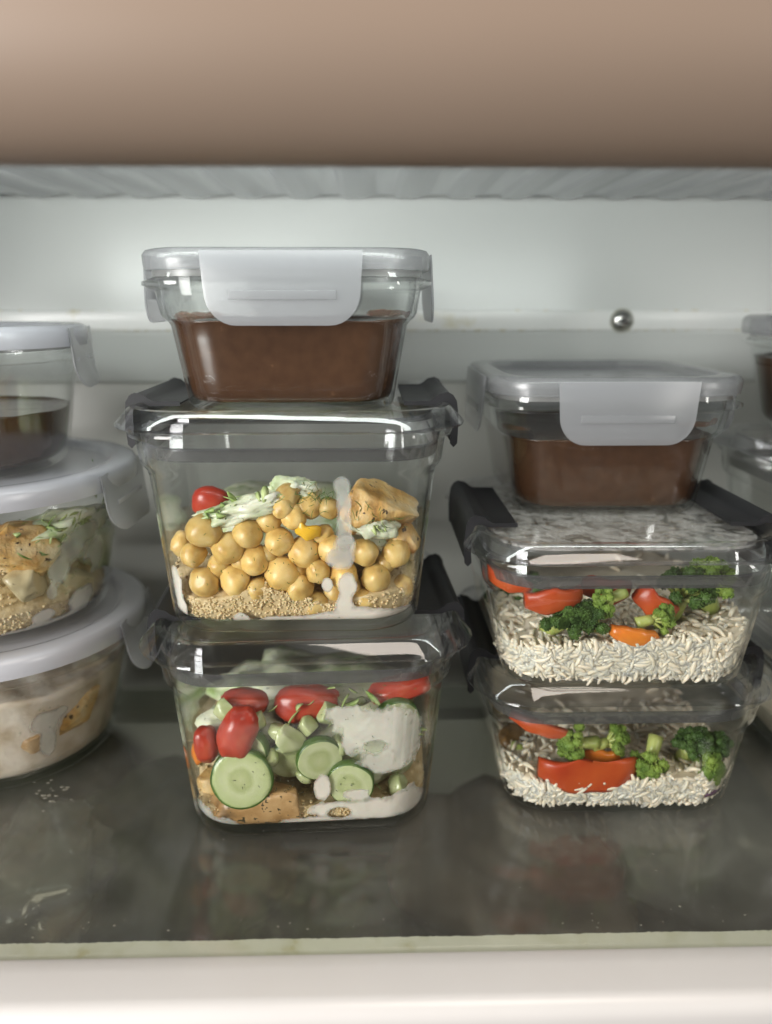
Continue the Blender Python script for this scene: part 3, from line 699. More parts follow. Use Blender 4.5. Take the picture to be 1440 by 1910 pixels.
def chickpea(seed):
    rnd = random.Random(seed); V = []; rnd_b = rnd.random(); rnd_g = rnd.random()
    for v in ICO[3][0]:
        d = Vector(v); r = 1 + .12 * noise.noise(d * 1.4 + Vector((seed, 0, 0)))
        r -= .17 * math.exp(-((d.x) / .09) ** 2) * max(0, d.z) ** 1.5      # groove between the halves
        beak = max(0, d.dot(Vector((0, -.45, .9)))) ** 14; r += (.14 + .16 * rnd_b) * beak; r -= .10 * math.exp(-((d.z + .2 * d.x) / .07) ** 2) * max(0, -d.y) * rnd_g
        r += .05 * noise.noise(d * 4.0 + Vector((seed, 3, 0))) + .012 * noise.noise(d * 11 + Vector((seed, 3, 0)))
        V.append((d.x * r * 1.0, d.y * r * 1.06, d.z * r * .96))
    return V, ICO[3][1]
CP = [mesh('chickpea', [tuple(c * .64 for c in v) for v in chickpea(i)[0]], ICO[3][1], None) for i in range(9)]
peas = [(225, 360, 88), (98, 430, 62), (165, 485, 66), (345, 450, 80), (450, 372, 74), (490, 510, 80), (608, 412, 70), (742, 470, 80), (690, 290, 60), (638, 245, 58), (655, 178, 66), (768, 228, 66), (868, 242, 54),
        (630, 580, 92), (228, 622, 76), (385, 612, 82), (500, 660, 62), (715, 652, 74), (803, 738, 70), (815, 565, 68), (880, 455, 66), (1215, 472, 76), (1110, 602, 74), (1050, 470, 68), (1058, 712, 64), (945, 590, 76), (1235, 650, 66), (558, 305, 62), (1278, 425, 56), (575, 690, 55), (300, 540, 60), (560, 480, 55), (930, 480, 60), (1160, 520, 55), (420, 520, 55), (990, 660, 60), (900, 680, 60), (840, 380, 55), (700, 560, 55)]
for i, (zx, zy, r) in enumerate(peas):
    back = i >= 29 or i in (11, 12, 10, 27)
    rc = r * .3611 / FPX * 39.5
    p = bA.hit(300 + zx * .3611, 860 + zy * .3611, rc + (.55 if back else .07 + .15 * random.random()))
    CPm = CP[i % 9]
    o = obj('chickpea', CPm, CHICKPEA, None, bA.world(p), (random.uniform(-2, 2), random.uniform(-2, 2), random.uniform(0, 6)))
    s = rc / .64; o.scale = (s * random.uniform(.92, 1.08), s * random.uniform(.92, 1.08), s * random.uniform(.92, 1.08))
    tag(o, 'cooked golden chickpea lying against the glass front', 'chickpea', 'chickpeas in the deep container')

mk_ = mk('creamy_salad', blob(5.6, 4.2, 2.4, 4, 3, .22, 1.8, 71, .03), SALAD, None, bA.world((0, 1.6, 3.0)), sharp=None); tag(mk_, 'bed of creamy green salad behind all the chickpeas', 'salad')
mk_ = mk('creamy_salad', blob(5.4, 4.4, 2.1, 4, 3, .34, 3.2, 72, .06), SALAD, None, bB.world((0, .9, 3.1)), sharp=None); tag(mk_, 'bed of creamy green salad behind the cucumber and tomatoes', 'salad')
# ---- dressing smeared on the inside of the glass
def smear(b, blobs, name, label, parent=None, T=.16, amp=.35, freq=1.5, seed=0, mat=None, step=.07, holes=(), drag=1.):
    B = []
    for (px, py, rx, ry) in blobs:
        p = b.hit(px, py, .03); p.z = max(p.z, b.i[0][3] + .12); d = (b.world(p) - CAM).length; B.append((b.sparam(p), p.z, rx / FPX * d, ry / FPX * d))
    Hh = []
    for (px, py, rx, ry) in holes:
        p = b.hit(px, py, .03); p.z = max(p.z, b.i[0][3] + .12); d = (b.world(p) - CAM).length; Hh.append((b.sparam(p), p.z, rx / FPX * d, ry / FPX * d))
    s0 = min(q[0] - q[2] * 1.5 for q in B); s1 = max(q[0] + q[2] * 1.5 for q in B); z0 = max(b.i[0][3] + .08, min(q[1] - q[3] * 1.5 for q in B)); z1 = max(q[1] + q[3] * 1.5 for q in B)
    nx, nz = int((s1 - s0) / step) + 2, int((z1 - z0) / step) + 2
    def fld(s, z):
        f = -9
        acc = 0
        for (cs, cz, rx, ry) in B:
            q = 1 - math.hypot((s - cs) / rx, (z - cz) / ry); acc += math.exp(q * 5)
        f = math.log(acc) / 5
        f += amp * noise.noise(Vector((s * freq, z * freq * drag, seed))) + amp * .5 * noise.noise(Vector((s * freq * 3, z * freq * 3 * drag, seed + 5)))
        for (cs, cz, rx, ry) in Hh: f = min(f, (math.hypot((s - cs) / rx, (z - cz) / ry) - 1) + .15 * noise.noise(Vector((s * 3, z * 3, seed))))
        return f
    fv = [[fld(s0 + i * step, z0 + j * step) for j in range(nz)] for i in range(nx)]
    V = []; F = []; cache = {}; TH = []
    def pt(s, z, f):
        h = T * min(1, max(0, f) / .35) ** .6 * (1 + .5 * noise.noise(Vector((s * 4, z * 4, 1))))
        return tuple(b.wall(s, z, .012)), tuple(b.wall(s, z, .014 + h))
    def vid(i, j):
        if (i, j) not in cache:
            o, n_ = pt(s0 + i * step, z0 + j * step, fv[i][j]); V.append(o); V.append(n_); TH.extend([max(0, min(1, fv[i][j] / .5))] * 2); cache[(i, j)] = (len(V) - 2, len(V) - 1)
        return cache[(i, j)]
    def eid(a, c):
        k = (a, c) if a < c else (c, a)
        if k not in cache:
            fa, fc = fv[k[0][0]][k[0][1]], fv[k[1][0]][k[1][1]]; t = fa / (fa - fc)
            s = s0 + step * (k[0][0] + (k[1][0] - k[0][0]) * t); z = z0 + step * (k[0][1] + (k[1][1] - k[0][1]) * t)
            V.append(tuple(b.wall(s, z, .012))); TH.append(0.); cache[k] = (len(V) - 1, len(V) - 1)
        return cache[k]
    for i in range(nx - 1):
        for j in range(nz - 1):
            for tri in (((i, j), (i + 1, j), (i + 1, j + 1)), ((i, j), (i + 1, j + 1), (i, j + 1))):
                ins = [fv[a][c] > 0 for a, c in tri]
                if not any(ins): continue
                poly = []
                for q in range(3):
                    a, c = tri[q], tri[(q + 1) % 3]
                    if ins[q]: poly.append(vid(*a))
                    if ins[q] != ins[(q + 1) % 3]: poly.append(eid(a, c))
                F.append(tuple(q[0] for q in poly)); fb = tuple(q[1] for q in reversed(poly))
                if len(set(fb)) > 2: F.append(fb)
    if not F: return None
    me = mesh(name, V, F, None)
    me.attributes.new('thick', 'FLOAT', 'POINT').data.foreach_set('value', TH)
    o = obj(name, me, mat or CREAM, None, b.loc, (0, 0, b.rz)); tag(o, label, 'dressing'); o.scale.z = b.zk
    return o
def flecks(b, px, py, rx, ry, count, label, L=.22, depth=.1, mat=DILL, name='dill_flecks', flat=False):
    V = []; F = []
    for i in range(count):
        p = b.hit(random.gauss(px, rx), random.gauss(py, ry), random.uniform(.02, depth)); l = L * random.uniform(.4, 1.3)
        M = Matrix.Translation(p) @ Matrix.Rotation(random.gauss(0, .3), 4, 'Z') @ Matrix.Rotation(random.uniform(0, PI), 4, 'Y')
        g = grain(l, .018, random.uniform(-.08, .08) * l * 3); k = len(V)
        V += [tuple(M @ Vector(v)) for v in g[0]]; F += [tuple(q + k for q in f) for f in g[1]]
    o = mk(name, (V, F), mat, None, b.loc, (0, 0, b.rz), sharp=None); return tag(o, label, 'herbs', kind='stuff')
def shreds(seed, n, sx, sy, sz, L, wd):
    """a tangle of thin leafy shreds"""
    rnd = random.Random(seed); V = []; F = []
    for i in range(n):
        c = Vector((rnd.gauss(0, sx / 2), rnd.gauss(0, sy / 2), rnd.gauss(0, sz / 2))); l = L * rnd.uniform(.5, 1.3); ww = wd * rnd.uniform(.6, 1.4)
        M = Matrix.Translation(c) @ Matrix.Rotation(rnd.uniform(0, 6.3), 4, 'Z') @ Matrix.Rotation(rnd.gauss(0, .5), 4, 'Y') @ Matrix.Rotation(rnd.gauss(0, .8), 4, 'X'); R = []
        cv = rnd.uniform(-.3, .3) * l
        for k in range(6):
            t = k / 5; hw = ww * math.sin(PI * (.15 + .75 * t)); x = (t - .5) * l; z = cv * (1 - (2 * t - 1) ** 2)
            R.append([(x, -hw, z), (x, 0, z - .25 * hw), (x, hw, z), (x, 0, z - .25 * hw + .04)])
        g = loft(R); k = len(V); V += [tuple(M @ Vector(v)) for v in g[0]]; F += [tuple(q + k for q in f) for f in g[1]]
    return V, F
def cucumber(b, px, py, r, depth, label, rot=(0, 0, 0), cut=None, th=.55):
    n = 40; R = []
    def ringc(rad, y): return [(rad * math.sin(2 * PI * i / n) * (1 + .02 * math.sin(5 * 2 * PI * i / n)), y, max(-rad, rad * math.cos(2 * PI * i / n)) if cut is None else max(cut * r, rad * math.cos(2 * PI * i / n))) for i in range(n)]
    p = b.world(b.hit(px, py, .08 + depth))
    root = empty('cucumber_slice', p); root.rotation_euler = rot; tag(root, label, 'cucumber slice', 'cucumber pieces in the salad')
    mk('flesh', loft([ringc(r * .80, -th / 2 - .01), ringc(r * .93, -th / 2), ringc(r * .955, -th / 2 + .05), ringc(r * .955, th / 2 - .05), ringc(r * .93, th / 2)]), CUKE, root, sharp=50)
    V, F = [], []
    R = [ringc(r * .935, -th / 2 + .02), ringc(r * .985, -th / 2 + .04), ringc(r, -th / 2 + .12), ringc(r, th / 2 - .12), ringc(r * .985, th / 2 - .04), ringc(r * .935, th / 2 - .02)]
    mk('skin', loft(R, False, False), CUKE_SKIN, root, sharp=None)
    for c in root.children: b.press(c)
    return root
def broccoli(b, px, py, depth, size, label, rot=(0, 0, 0), pale=False, seed=0, flatten=.75):
    rnd = random.Random(seed); p = b.world(b.hit(px, py, .1 + depth))
    root = empty('broccoli_floret', p); root.rotation_euler = rot; tag(root, label, 'broccoli', 'broccoli florets on the rice')
    # stalk with branches
    parts = []
    def limb(a, c, r0, r1):
        a, c = Vector(a), Vector(c); d = (c - a).normalized(); q = d.to_track_quat('Z', 'Y').to_matrix(); R = []
        for t in (0, .3, .6, 1):
            o = a.lerp(c, t); rad = r0 + (r1 - r0) * t; R.append([tuple(o + q @ Vector((rad * math.cos(w_), rad * math.sin(w_), 0))) for w_ in [2 * PI * i / 10 for i in range(10)]])
        return loft(R)
    s = size; parts.append(limb((0, 0, -1.0 * s), (0, 0, -.15 * s), .34 * s, .26 * s))
    tips = []
    for i in range(26):
        a = 2 * PI * i * .381966 + rnd.uniform(-.3, .3); e = rnd.uniform(.0, 1.35); t = Vector((math.cos(a) * math.cos(e), math.sin(a) * math.cos(e) * flatten, math.sin(e))) * s * rnd.uniform(.62, .88); tips.append(t)
        parts.append(limb((0, 0, -.25 * s), t, .10 * s, .05 * s))
    mk('stalk', join(*parts), STALK, root, sharp=None)
    V = []; F = []
    for t in tips + [Vector((0, 0, .8 * s))]:
        for k in range(85):
            d = Vector((rnd.gauss(0, 1), rnd.gauss(0, 1), rnd.gauss(0, 1))).normalized(); c = t + d * s * .20 * rnd.uniform(.75, 1.15); rad = .034 * s * rnd.uniform(.7, 1.4); g = ICO[1]; kk = len(V)
            V += [(v[0] * rad + c.x, v[1] * rad + c.y, v[2] * rad + c.z) for v in g[0]]; F += [tuple(q + kk for q in f) for f in g[1]]
        g = blob(.20 * s, .20 * s, .19 * s, 2, seed=rnd.random() * 9, amp=.2); kk = len(V); V += [(v[0] + t.x, v[1] + t.y, v[2] + t.z) for v in g[0]]; F += [tuple(q + kk for q in f) for f in g[1]]
    mk('crown', (V, F), BROC_L if pale else BROC, root, sharp=None)
    for c in root.children: b.press(c)
    return root
def strip(L, H_, th, bend, seed=0, taper=.75):
    """curved slab of pepper flesh: length along x, height z, bowed towards -y"""
    R = []
    for i in range(15):
        t = i / 14; x = (t - .5) * L; y = bend * (1 - (2 * t - 1) ** 2) * -1; k = (1 - (1 - taper) * abs(2 * t - 1) ** 2) * (math.sin(PI * (.03 + .94 * t)) ** .10)
        zoff = .22 * H_ * noise.noise(Vector((t * 3, seed, 0))); hz = H_ / 2 * k * (1 + .3 * noise.noise(Vector((t * 4, seed, 4)))); R.append([(x, y + th / 2 * c * (1 if abs(c) < 1 else 1), zoff + hz * s_) for c, s_ in ((-.6, -1), (-1, -.8), (-1.15, 0), (-1, .8), (-.6, 1), (.6, 1), (1, .8), (1, 0), (1, -.8), (.6, -1))])
    return loft(R)

# ---- A: chickpea container
fill(bA, lambda x, y: 1.9 + .7 * noise.noise(Vector((x * .3, y * .3, 0))) + max(0, min(1.2, (y + 6.2) * 1.0)), QBASE, 'quinoa', 'cooked quinoa packed under the chickpeas', 'quinoa', clear=.27, grains=(QG, 1700, QUINOA, 'quinoa_grains', .6))
put('chicken_piece', chunk(2.1, 1.3, 1.45, 3, 4), CHICKEN, bA, 300 + 1120 * .361, 860 + 245 * .361, 1.5, 'golden roast chicken chunk on top of the chickpeas at the right', 'chicken', (0, .15, .2))
put('chicken_piece', chunk(1.0, .8, .7, 6), CHICKEN, bA, 300 + 1265 * .361, 860 + 390 * .361, .75, 'small chicken piece wedged beside the right corner chickpea', 'chicken', (0, .4, .3))
put('yellow_pepper_bit', strip(1.25, .75, .3, .25, 1), PEPPER_Y, bA, 300 + 762 * .361, 860 + 355 * .361, .5, 'bright yellow pepper bit among the chickpeas', 'pepper', (0.2, .2, 0))
put('tomato_piece', blob(1.0, .7, .9, 3, 2.2, .12, 1.3, 2), TOMATO, bA, 300 + 225 * .361, 860 + 222 * .361, 2.4, 'red tomato piece behind the upper left chickpeas', 'tomato', (.3, .3, 0))
put('creamy_salad', blob(2.3, .9, .55, 4, 2.4, .42, 2.2, 4, .05), SALAD, bA, 300 + 430 * .361, 860 + 245 * .361, 1.1, 'pale creamy lettuce salad lying across the chickpeas', 'salad', (0, -.28, 0))
put('creamy_salad', blob(1.2, .8, .6, 4, 2.4, .42, 2.2, 9, .05), SALAD, bA, 300 + 690 * .361, 860 + 150 * .361, 1.6, 'creamy salad clump at the top of the chickpea heap', 'salad', (0, .1, 0))
put('creamy_salad', blob(1.25, .7, .62, 4, 2.4, .38, 2.2, 12, .05), SALAD, bA, 300 + 1085 * .361, 860 + 325 * .361, .8, 'creamy dill salad clump below the chicken chunk', 'salad', (0, .3, 0))
tag(put('lettuce_shreds', shreds(3, 34, 2.2, .6, .5, .9, .14), princ('lettuce', (.28, .40, .10), .4, .4, noise_=(90, 2), cols=[(.3, (.16, .28, .05)), (.7, (.50, .56, .26))]), bA, 300 + 420 * .361, 860 + 225 * .361, .8, 'green lettuce shreds over the chickpeas', 'lettuce', (0, -.25, 0)), kind='stuff')
tag(put('lettuce_shreds', shreds(4, 16, 1.0, .5, .4, .7, .1), MATS['lettuce'], bA, 300 + 1090 * .361, 860 + 330 * .361, .35, 'thin green shreds beside the drip of dressing', 'lettuce', (0, .3, 0)), kind='stuff')
flecks(bA, 300 + 780 * .361, 860 + 200 * .361, 22, 16, 60, 'dark dill sprigs near the top of the chickpeas', .5, 1.2)
flecks(bA, 300 + 1060 * .361, 860 + 290 * .361, 25, 14, 40, 'dark dill sprigs by the chicken chunk', .5, .6)
flecks(bA, 540, 1050, 110, 50, 70, 'fine herb flecks stuck to the glass over the chickpeas', .14, .12)
z8 = lambda x, y, rx, ry: (300 + x * .3611, 860 + y * .3611, rx * .3611, ry * .3611)
smear(bA, [z8(935, 125, 46, 50), z8(945, 220, 40, 80), z8(945, 320, 40, 70), z8(945, 400, 42, 70)], 'dressing_drip', 'translucent drip of dressing running down the chickpea glass', T=.08, amp=.06, mat=DRIP)
smear(bA, [z8(950, 430, 55, 60), z8(930, 500, 78, 66)], 'dressing_drip', 'white blob of dressing at the end of the drip', T=.10, amp=.1, mat=CREAM_THIN)
smear(bA, [z8(965, 640, 50, 70), z8(950, 740, 45, 70), z8(1010, 830, 160, 75), z8(1140, 850, 190, 55), z8(1290, 800, 60, 80), z8(860, 850, 170, 40), z8(640, 870, 120, 26), z8(430, 850, 45, 45), z8(860, 640, 30, 40)], 'dressing_smear', 'white dressing pooled along the bottom right of the chickpea container', T=.18, amp=.16, freq=1.5, seed=3, holes=[z8(1055, 715, 42, 30)])
smear(bA, [z8(85, 640, 50, 90), z8(110, 760, 48, 90), z8(180, 850, 90, 35), z8(70, 590, 30, 50)], 'dressing_smear', 'white dressing smear in the lower left corner of the chickpea container', T=.12, amp=.2, freq=2, seed=5)

# ---- B: cucumber salad
z3 = lambda x, y: (230 + x * .4861, 1030 + y * .4861)
fill(bB, lambda x, y: 1.5 + .5 * noise.noise(Vector((x * .4, y * .4, 2))) + max(0, min(1.2, (y + 5.0) * 1.0)), QBASE, 'quinoa', 'cooked quinoa at the bottom of the cucumber salad', 'quinoa', clear=.27, grains=(QG, 1500, QUINOA, 'quinoa_grains', .6))
T_ = lambda n, x, y, sx, sz, dep, lab, rot, seed: put('cherry_tomato', blob(sx, min(sx, .95), sz, 4, 2.5, .14, 1.3, seed), TOMATO, bB, *z3(x, y), dep, lab, 'tomato', rot, 'tomatoes in the cucumber salad')
T_(0, 440, 690, 1.0, 1.55, 1.0, 'large glossy red cherry tomato leaning beside the cucumber', (0, .35, 0), 1)
T_(1, 318, 735, .62, 1.0, .7, 'small red tomato at the left glass of the cucumber salad', (0, -.1, 0), 2)
T_(2, 705, 580, 1.7, 1.0, 2.2, 'broad red tomato half at the top of the cucumber salad', (0, 0, 0), 3)
T_(3, 470, 572, 1.2, .6, 2.2, 'red tomato slice under the rim above the leaning tomato', (0, .1, 0), 4)
T_(4, 1060, 520, 1.7, .55, 1.8, 'red tomato slice under the rim above the dressing', (0, -.2, 0), 5)
put('orange_pepper_bit', strip(.95, 1.2, .4, .2, 3), PEPPER_O, bB, *z3(258, 780), .55, 'orange pepper bit at the left corner of the cucumber salad', 'pepper', (0, .2, -.4))
put('orange_pepper_bit', strip(.5, .5, .3, .1, 4), PEPPER_O, bB, *z3(222, 790), .4, 'tiny orange pepper bit at the very corner of the glass', 'pepper', (0, .2, -.8))
cucumber(bB, *z3(455, 868), 1.62, .35, 'large cucumber slice with dark green rim above the herbed chicken', (math.radians(-8), math.radians(12), 0))
cucumber(bB, *z3(752, 788), 1.22, .62, 'round cucumber slice in the middle of the salad', (.1, .3, .25))
cucumber(bB, *z3(872, 882), 1.25, .30, 'cucumber slice half covered by white dressing', (.05, -.5, -.1))
cucumber(bB, *z3(640, 790), 1.15, 1.35, 'cucumber slice behind the middle slice', (.2, 0, .1))
cucumber(bB, *z3(480, 750), 1.2, 1.3, 'cucumber slice behind the leaning tomato', (.1, .4, -.3))
cucumber(bB, *z3(1050, 640), 1.2, .9, 'cucumber slice behind the thick dressing', (.1, .2, .2))
put('cucumber_chunk', chunk(.95, .6, 1.05, 8, 6, .08), CUKE, bB, *z3(635, 720), .75, 'pale cucumber wedge standing above the round slices', 'cucumber slice', (0.1, -.15, .4), 'cucumber pieces in the salad')
put('chicken_piece', chunk(2.7, 1.1, 1.25, 21, 3), CHICKEN_D, bB, *z3(545, 965), .85, 'herb crusted chicken piece at the bottom of the cucumber salad', 'chicken', (0, -.2, 0))
put('chicken_piece', chunk(.8, .6, 1.1, 22), CHICKEN, bB, *z3(305, 900), .7, 'pale chicken sliver at the lower left glass', 'chicken', (0, -.5, -.4))
put('creamy_salad', blob(3.0, 1.5, 2.2, 4, 2.4, .3, 2., 23, .03), SALAD, bB, *z3(900, 720), 2.6, 'creamy salad mass behind the dressing smear', 'salad')
put('creamy_salad', blob(2.6, 1.3, 1.6, 4, 2.4, .3, 2., 24, .03), SALAD, bB, *z3(480, 690), 2.9, 'creamy salad mass behind the tomatoes', 'salad')
sm = lambda x, y, rx, ry: (*z3(x, y), rx * .4861, ry * .4861)
smear(bB, [sm(985, 660, 150, 85), sm(1080, 720, 75, 110), sm(900, 700, 60, 80), sm(850, 620, 80, 36), sm(1010, 800, 100, 50)], 'dressing_film', 'large patch of herb flecked white dressing at the right of the cucumber salad', T=.14, amp=.3, freq=1.3, seed=2, mat=PATCH, holes=[sm(965, 742, 40, 22)])
smear(bB, [sm(960, 985, 190, 42), sm(1090, 950, 75, 60), sm(800, 985, 80, 28), sm(765, 900, 30, 55), sm(740, 1030, 130, 22), sm(1110, 1000, 60, 50), sm(900, 930, 60, 24)], 'dressing_smear', 'white dressing pooled at the bottom right of the cucumber salad', T=.18, amp=.2, freq=1.6, seed=4, holes=[sm(830, 1000, 40, 24), sm(962, 920, 20, 22)])
smear(bB, [sm(300, 1000, 70, 60), sm(390, 1040, 60, 30)], 'dressing_smear', 'cloudy film of dressing at the lower left of the cucumber salad', T=.05, amp=.2, freq=2, seed=6, mat=CREAM_THIN)
flecks(bB, *z3(990, 720), 50, 40, 170, 'dill flecks in the white dressing of the cucumber salad', .16, .05)
for i, (x, y, dp, sc_) in enumerate(((500, 640, 1.5, .7), (600, 690, 1.2, .6), (705, 670, 1.0, .65), (790, 620, 1.3, .7), (560, 790, .9, .55), (700, 850, .8, .5), (830, 740, 1.0, .6), (390, 600, 1.3, .6), (930, 900, .7, .5), (1060, 900, .8, .6))):
    put('cucumber_chunk', chunk(sc_, sc_ * .8, sc_ * random.uniform(.8, 1.2), 80 + i, 6, .1, 3), CUKE, bB, *z3(x, y), dp, 'diced pale cucumber chunk filling the gaps of the salad', 'cucumber slice', (random.uniform(-.5, .5), random.uniform(-.6, .6), random.uniform(-.8, .8)), 'diced cucumber in the salad')
flecks(bB, *z3(600, 950), 70, 30, 120, 'dark herb flecks on the herbed chicken', .14, .3, princ('dry_herbs', (.035, .035, .015), .6))
tag(put('lettuce_shreds', shreds(8, 46, 4.5, .8, 2.0, 1.0, .14), MATS['lettuce'], bB, *z3(820, 640), 1.7, 'green lettuce shreds behind the dressing', 'lettuce'), kind='stuff')

# ---- C: rice and broccoli
z5 = lambda x, y: (820 + x * .4306, 860 + y * .4306)
fill(bC, lambda x, y: 2.5 + .06 * x + .25 * noise.noise(Vector((x * .6, y * .6, 7))), RBASE, 'rice', 'bed of white rice under the broccoli', 'rice', clear=.13, grains=(RG, 1900, RICE, 'rice_grains', 1.), amp=.2)
broccoli(bC, *z5(540, 690), 1.0, 1.55, 'large dark broccoli floret resting on the rice', (.9, .2, .3), False, 1)
broccoli(bC, *z5(665, 690), 1.1, 1.3, 'dark broccoli floret next to the large floret', (.7, -.3, 0), False, 2)
broccoli(bC, *z5(935, 680), 1.0, 1.0, 'small broccoli floret with pale stalk above the orange pepper', (.2, 1.25, .2), True, 3)
broccoli(bC, *z5(1240, 560), 2.4, 1.8, 'green broccoli floret behind the steamed glass at the right', (.4, -.4, 0), True, 4)
broccoli(bC, *z5(735, 600), .8, .95, 'pale yellowish broccoli floret under the rim between the red peppers', (.3, -1.9, 0), True, 5)
put('red_pepper_piece', strip(2.9, 1.35, .45, .5, 2), PEPPER_R, bC, *z5(490, 585), .75, 'red pepper piece above the dark broccoli', 'pepper', (.2, -.1, .1))
put('red_pepper_piece', strip(2.4, 1.3, .4, .5, 5), PEPPER_R, bC, *z5(935, 612), 1.7, 'red pepper piece behind the small broccoli floret', 'pepper', (.2, .5, 0))
put('red_pepper_piece', strip(2.6, .9, .4, .4, 6), PEPPER_R, bC, *z5(300, 510), .8, 'red pepper strip along the left side of the rice', 'pepper', (0, .25, -.6))
put('red_pepper_piece', strip(2.2, .8, .4, .3, 7), PEPPER_R, bC, *z5(205, 445), .8, 'red pepper strip by the left latch of the broccoli rice', 'pepper', (0, .2, -1.3))
put('orange_pepper_piece', strip(2.5, .95, .5, .35, 8, .6), PEPPER_O, bC, *z5(840, 748), .55, 'orange pepper slice resting on the rice', 'pepper', (.1, .22, 0))
broccoli(bC, *z5(1060, 570), 2.2, 1.6, 'green broccoli floret behind the orange pepper slice', (.3, .3, 0), False, 6)
broccoli(bC, *z5(370, 570), 2.4, 1.5, 'green broccoli floret behind the left red pepper piece', (.3, -.3, 0), False, 7)
put('red_pepper_piece', strip(2.6, 1.4, .45, .5, 12), PEPPER_R, bC, *z5(720, 545), 2.4, 'red pepper piece behind the pale broccoli floret', 'pepper', (.2, .1, .1))
put('broccoli_crumb', blob(.2, .15, .26, 2, 2, .3, 2, 3), BROC_L, bC, *z5(622, 822), .12, 'tiny broccoli crumb caught in the rice', 'broccoli')
# ---- D: rice and red pepper
z6 = lambda x, y: (820 + x * .4306, 1180 + y * .4306)
fill(bD, lambda x, y: 1.95 + .03 * x + .22 * noise.noise(Vector((x * .6, y * .6, 17))), RBASE, 'rice', 'bed of white rice under the red pepper', 'rice', clear=.13, grains=(RG, 1650, RICE, 'rice_grains', 1.), amp=.2)
put('red_pepper_piece', strip(5.4, 2.0, .5, 1.0, 9, .7), PEPPER_R, bD, *z6(640, 580), .75, 'wide curved red pepper piece lying on the rice', 'pepper', (.15, .02, 0))
put('orange_pepper_piece', strip(2.2, .9, .4, .4, 10), PEPPER_O, bD, *z6(700, 522), 1.3, 'orange pepper piece behind the wide red pepper', 'pepper', (.1, .1, 0))
put('orange_pepper_piece', strip(1.6, .45, .2, .1, 14), PEPPER_Y, bD, *z6(740, 668), .2, 'yellowish pepper sliver below the wide red pepper', 'pepper', (.1, .05, 0))
broccoli(bD, *z6(915, 545), .9, 1.25, 'bright broccoli floret beside the wide red pepper', (2.6, .5, .1), True, 11)
broccoli(bD, *z6(1150, 565), 1.0, 1.35, 'broccoli floret lying along the right of the red pepper rice', (1.4, 1.2, 0), True, 12)
broccoli(bD, *z6(1250, 520), .9, 1.1, 'dark broccoli floret in the right corner of the red pepper rice', (.5, .3, .2), False, 13)
broccoli(bD, *z6(1090, 490), 1.6, 1.3, 'dark broccoli floret behind the bright floret', (.5, .1, .2), False, 14)
broccoli(bD, *z6(600, 480), .9, 1.2, 'pale broccoli floret with long stalk above the wide red pepper', (.3, -1.4, 0), True, 15)
broccoli(bD, *z6(740, 470), 1.3, 1.1, 'pale broccoli floret behind the orange pepper piece', (.2, 1.3, .3), True, 16)
put('chicken_piece', chunk(1.5, 1.2, 1.4, 31), CHICKEN_D, bD, *z6(345, 500), 1.3, 'dark brown roast chicken piece at the left of the red pepper rice', 'chicken', (0, .3, .4))
put('red_pepper_piece', strip(3.2, .8, .4, .4, 15), PEPPER_R, bD, *z6(430, 395), 1.2, 'red pepper strip under the lid above the dark chicken', 'pepper', (0, .25, -.3))
put('red_onion_piece', strip(1.5, .7, .18, .2, 16), ONION, bD, *z6(1185, 712), .15, 'purple onion sliver at the lower right glass', 'onion', (0, -.5, .3))
put('green_bean_bit', blob(.3, .25, .42, 3, 3, .1, 1, 3), CUKE_SKIN, bD, *z6(1045, 715), .28, 'dark green stem bit in the rice', 'vegetable', (.2, .2, 0))
put('broccoli_leaf', blob(.7, .5, 1.1, 3, 2.4, .25, 1.5, 18), STALK, bD, *z6(275, 570), .7, 'green stem piece at the left glass of the red pepper rice', 'broccoli', (0, .2, 0))
# ---- round tubs
z7 = lambda x, y: (x * .3245, 880 + y * .3245)
fill(l2, lambda x, y: 1.7 + .4 * noise.noise(Vector((x * .5, y * .5, 27))) + max(0, min(2.5, (6.5 - math.hypot(x, y)) * 1.2)), QBASE, 'quinoa', 'cooked quinoa at the bottom of the round chicken salad', 'quinoa', clear=.27, grains=(QG, 1500, QUINOA, 'quinoa_grains', .6))
put('chicken_piece', chunk(2.2, 1.3, 1.45, 41, 4), CHICKEN, l2, *z7(90, 450), 1.2, 'golden spiced chicken piece high in the round tub', 'chicken', (0, .2, .3))
put('chicken_piece', chunk(1.35, .8, 1.0, 42), MUSH, l2, *z7(160, 625), .8, 'pale browned chicken slice below the golden piece', 'chicken', (0, -.4, .5))
put('chicken_piece', chunk(1.5, 1.0, 1.2, 43), MUSH, l2, *z7(400, 640), 1.2, 'browned chicken piece behind the dressing in the round tub', 'chicken', (0, -.1, .7))
put('creamy_salad', blob(3.6, 1.4, .95, 4, 2.4, .35, 2.2, 44, .05), SALAD, l2, *z7(330, 330), 1.3, 'creamy shredded salad at the top of the round tub', 'salad', (0, -.15, .5))
put('creamy_salad', blob(2.0, 1.2, 1.5, 4, 2.4, .3, 2.2, 45, .05), SALAD, l2, *z7(540, 430), 1.3, 'creamy salad at the right of the round tub', 'salad', (0, 0, .9))
tag(put('lettuce_shreds', shreds(11, 90, 2.6, 1.0, 1.0, 1.0, .14), MATS['lettuce'], l2, *z7(330, 350), .6, 'green lettuce shreds at the top of the round tub', 'lettuce', (0, -.2, .45)), kind='stuff')
put('red_onion_piece', strip(1.4, .5, .2, .2, 46), ONION, l2, *z7(570, 205), .8, 'purple onion sliver under the round lid', 'onion', (0, 0, .8))
s7 = lambda x, y, rx, ry: (*z7(x, y), rx * .3245, ry * .3245)
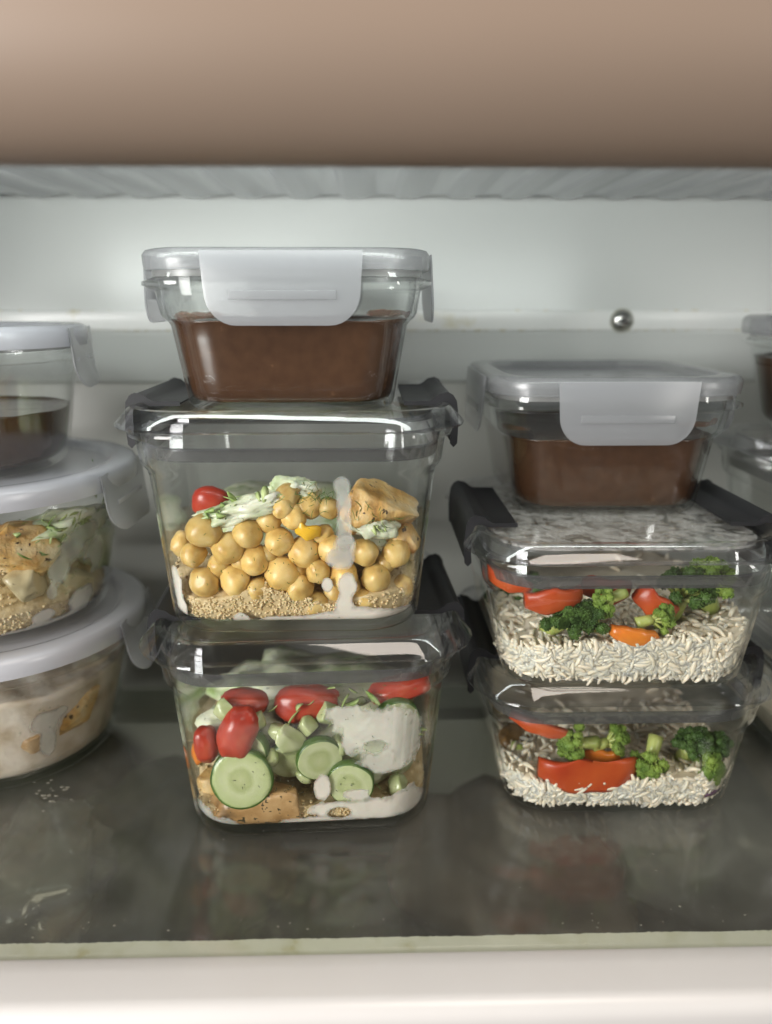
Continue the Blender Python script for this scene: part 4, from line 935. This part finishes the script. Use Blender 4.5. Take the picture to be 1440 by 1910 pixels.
smear(l2, [s7(500, 340, 80, 60), s7(420, 430, 80, 90), s7(340, 560, 60, 90), s7(540, 480, 80, 110), s7(300, 690, 30, 50)], 'dressing_smear', 'translucent dressing smear on the round chicken salad tub', T=.06, amp=.16, freq=1.3, seed=8, mat=CREAM_THIN, holes=[s7(490, 560, 40, 60)])
smear(l2, [s7(300, 890, 260, 40), s7(520, 840, 130, 60), s7(470, 720, 90, 70), s7(250, 830, 60, 40), s7(120, 930, 120, 25)], 'dressing_smear', 'white dressing pooled at the bottom of the round chicken salad tub', T=.16, amp=.22, freq=1.6, seed=9)
flecks(l2, *z7(450, 560), 50, 60, 90, 'dill flecks in the dressing of the round chicken salad tub', .16, .05)
fill(l3, lambda x, y: 6.0 + .5 * noise.noise(Vector((x * .5, y * .5, 37))), princ('dressed_quinoa', (.56, .47, .36), .42, .4, sss=.2, noise_=(70, 5), cols=[(.3, (.46, .36, .25)), (.5, (.62, .53, .43)), (.7, (.70, .62, .53))], bump=(120, .5, .0015), scale=.003), 'dressed_quinoa', 'pale dressed quinoa filling the bottom round tub', 'quinoa', clear=.2, amp=.1)
put('chicken_piece', chunk(1.7, .7, 1.0, 51), CHICKEN, l3, *z7(450, 1370), .45, 'yellow brown chicken piece at the right of the bottom round tub', 'chicken', (0, -.5, .7))
put('chicken_piece', chunk(1.0, .5, .8, 52), CHICKEN_D, l3, *z7(190, 1545), .3, 'dark browned chicken bit low in the bottom round tub', 'chicken', (0, -.3, .5))
smear(l3, [s7(265, 1440, 70, 70), s7(275, 1550, 40, 90), s7(355, 1370, 28, 26), s7(310, 1400, 30, 24)], 'dressing_drip', 'white drop shaped dressing drip on the bottom round tub', T=.12, amp=.12, freq=1.6, seed=10)
flecks(l3, *z7(260, 1450), 16, 20, 30, 'dill flecks in the drop shaped drip', .12, .05)
fill(e2, lambda x, y: 2.2 + .3 * noise.noise(Vector((x * .5, y * .5, 47))), RBASE, 'rice', 'white rice in the container at the bottom by the right wall', 'rice', clear=.1)

# ---- sauce residue on the glass above the level
for b_, bl, lab in ((sS, [(345, 603, 26, 9), (375, 600, 30, 6), (400, 598, 20, 5), (735, 596, 34, 6), (705, 595, 24, 6), (760, 598, 14, 6)], 'brown sauce residue on the glass above the sauce of the topmost square container'),
                    (sT, [(950, 806, 40, 5), (1300, 802, 40, 5), (1330, 796, 10, 6)], 'brown sauce residue on the glass of the square container over the broccoli rice')):
    smear(b_, bl, 'sauce_residue', lab, T=.02, amp=.25, freq=2.5, seed=13, mat=RES, step=.05)['category'] = 'residue'
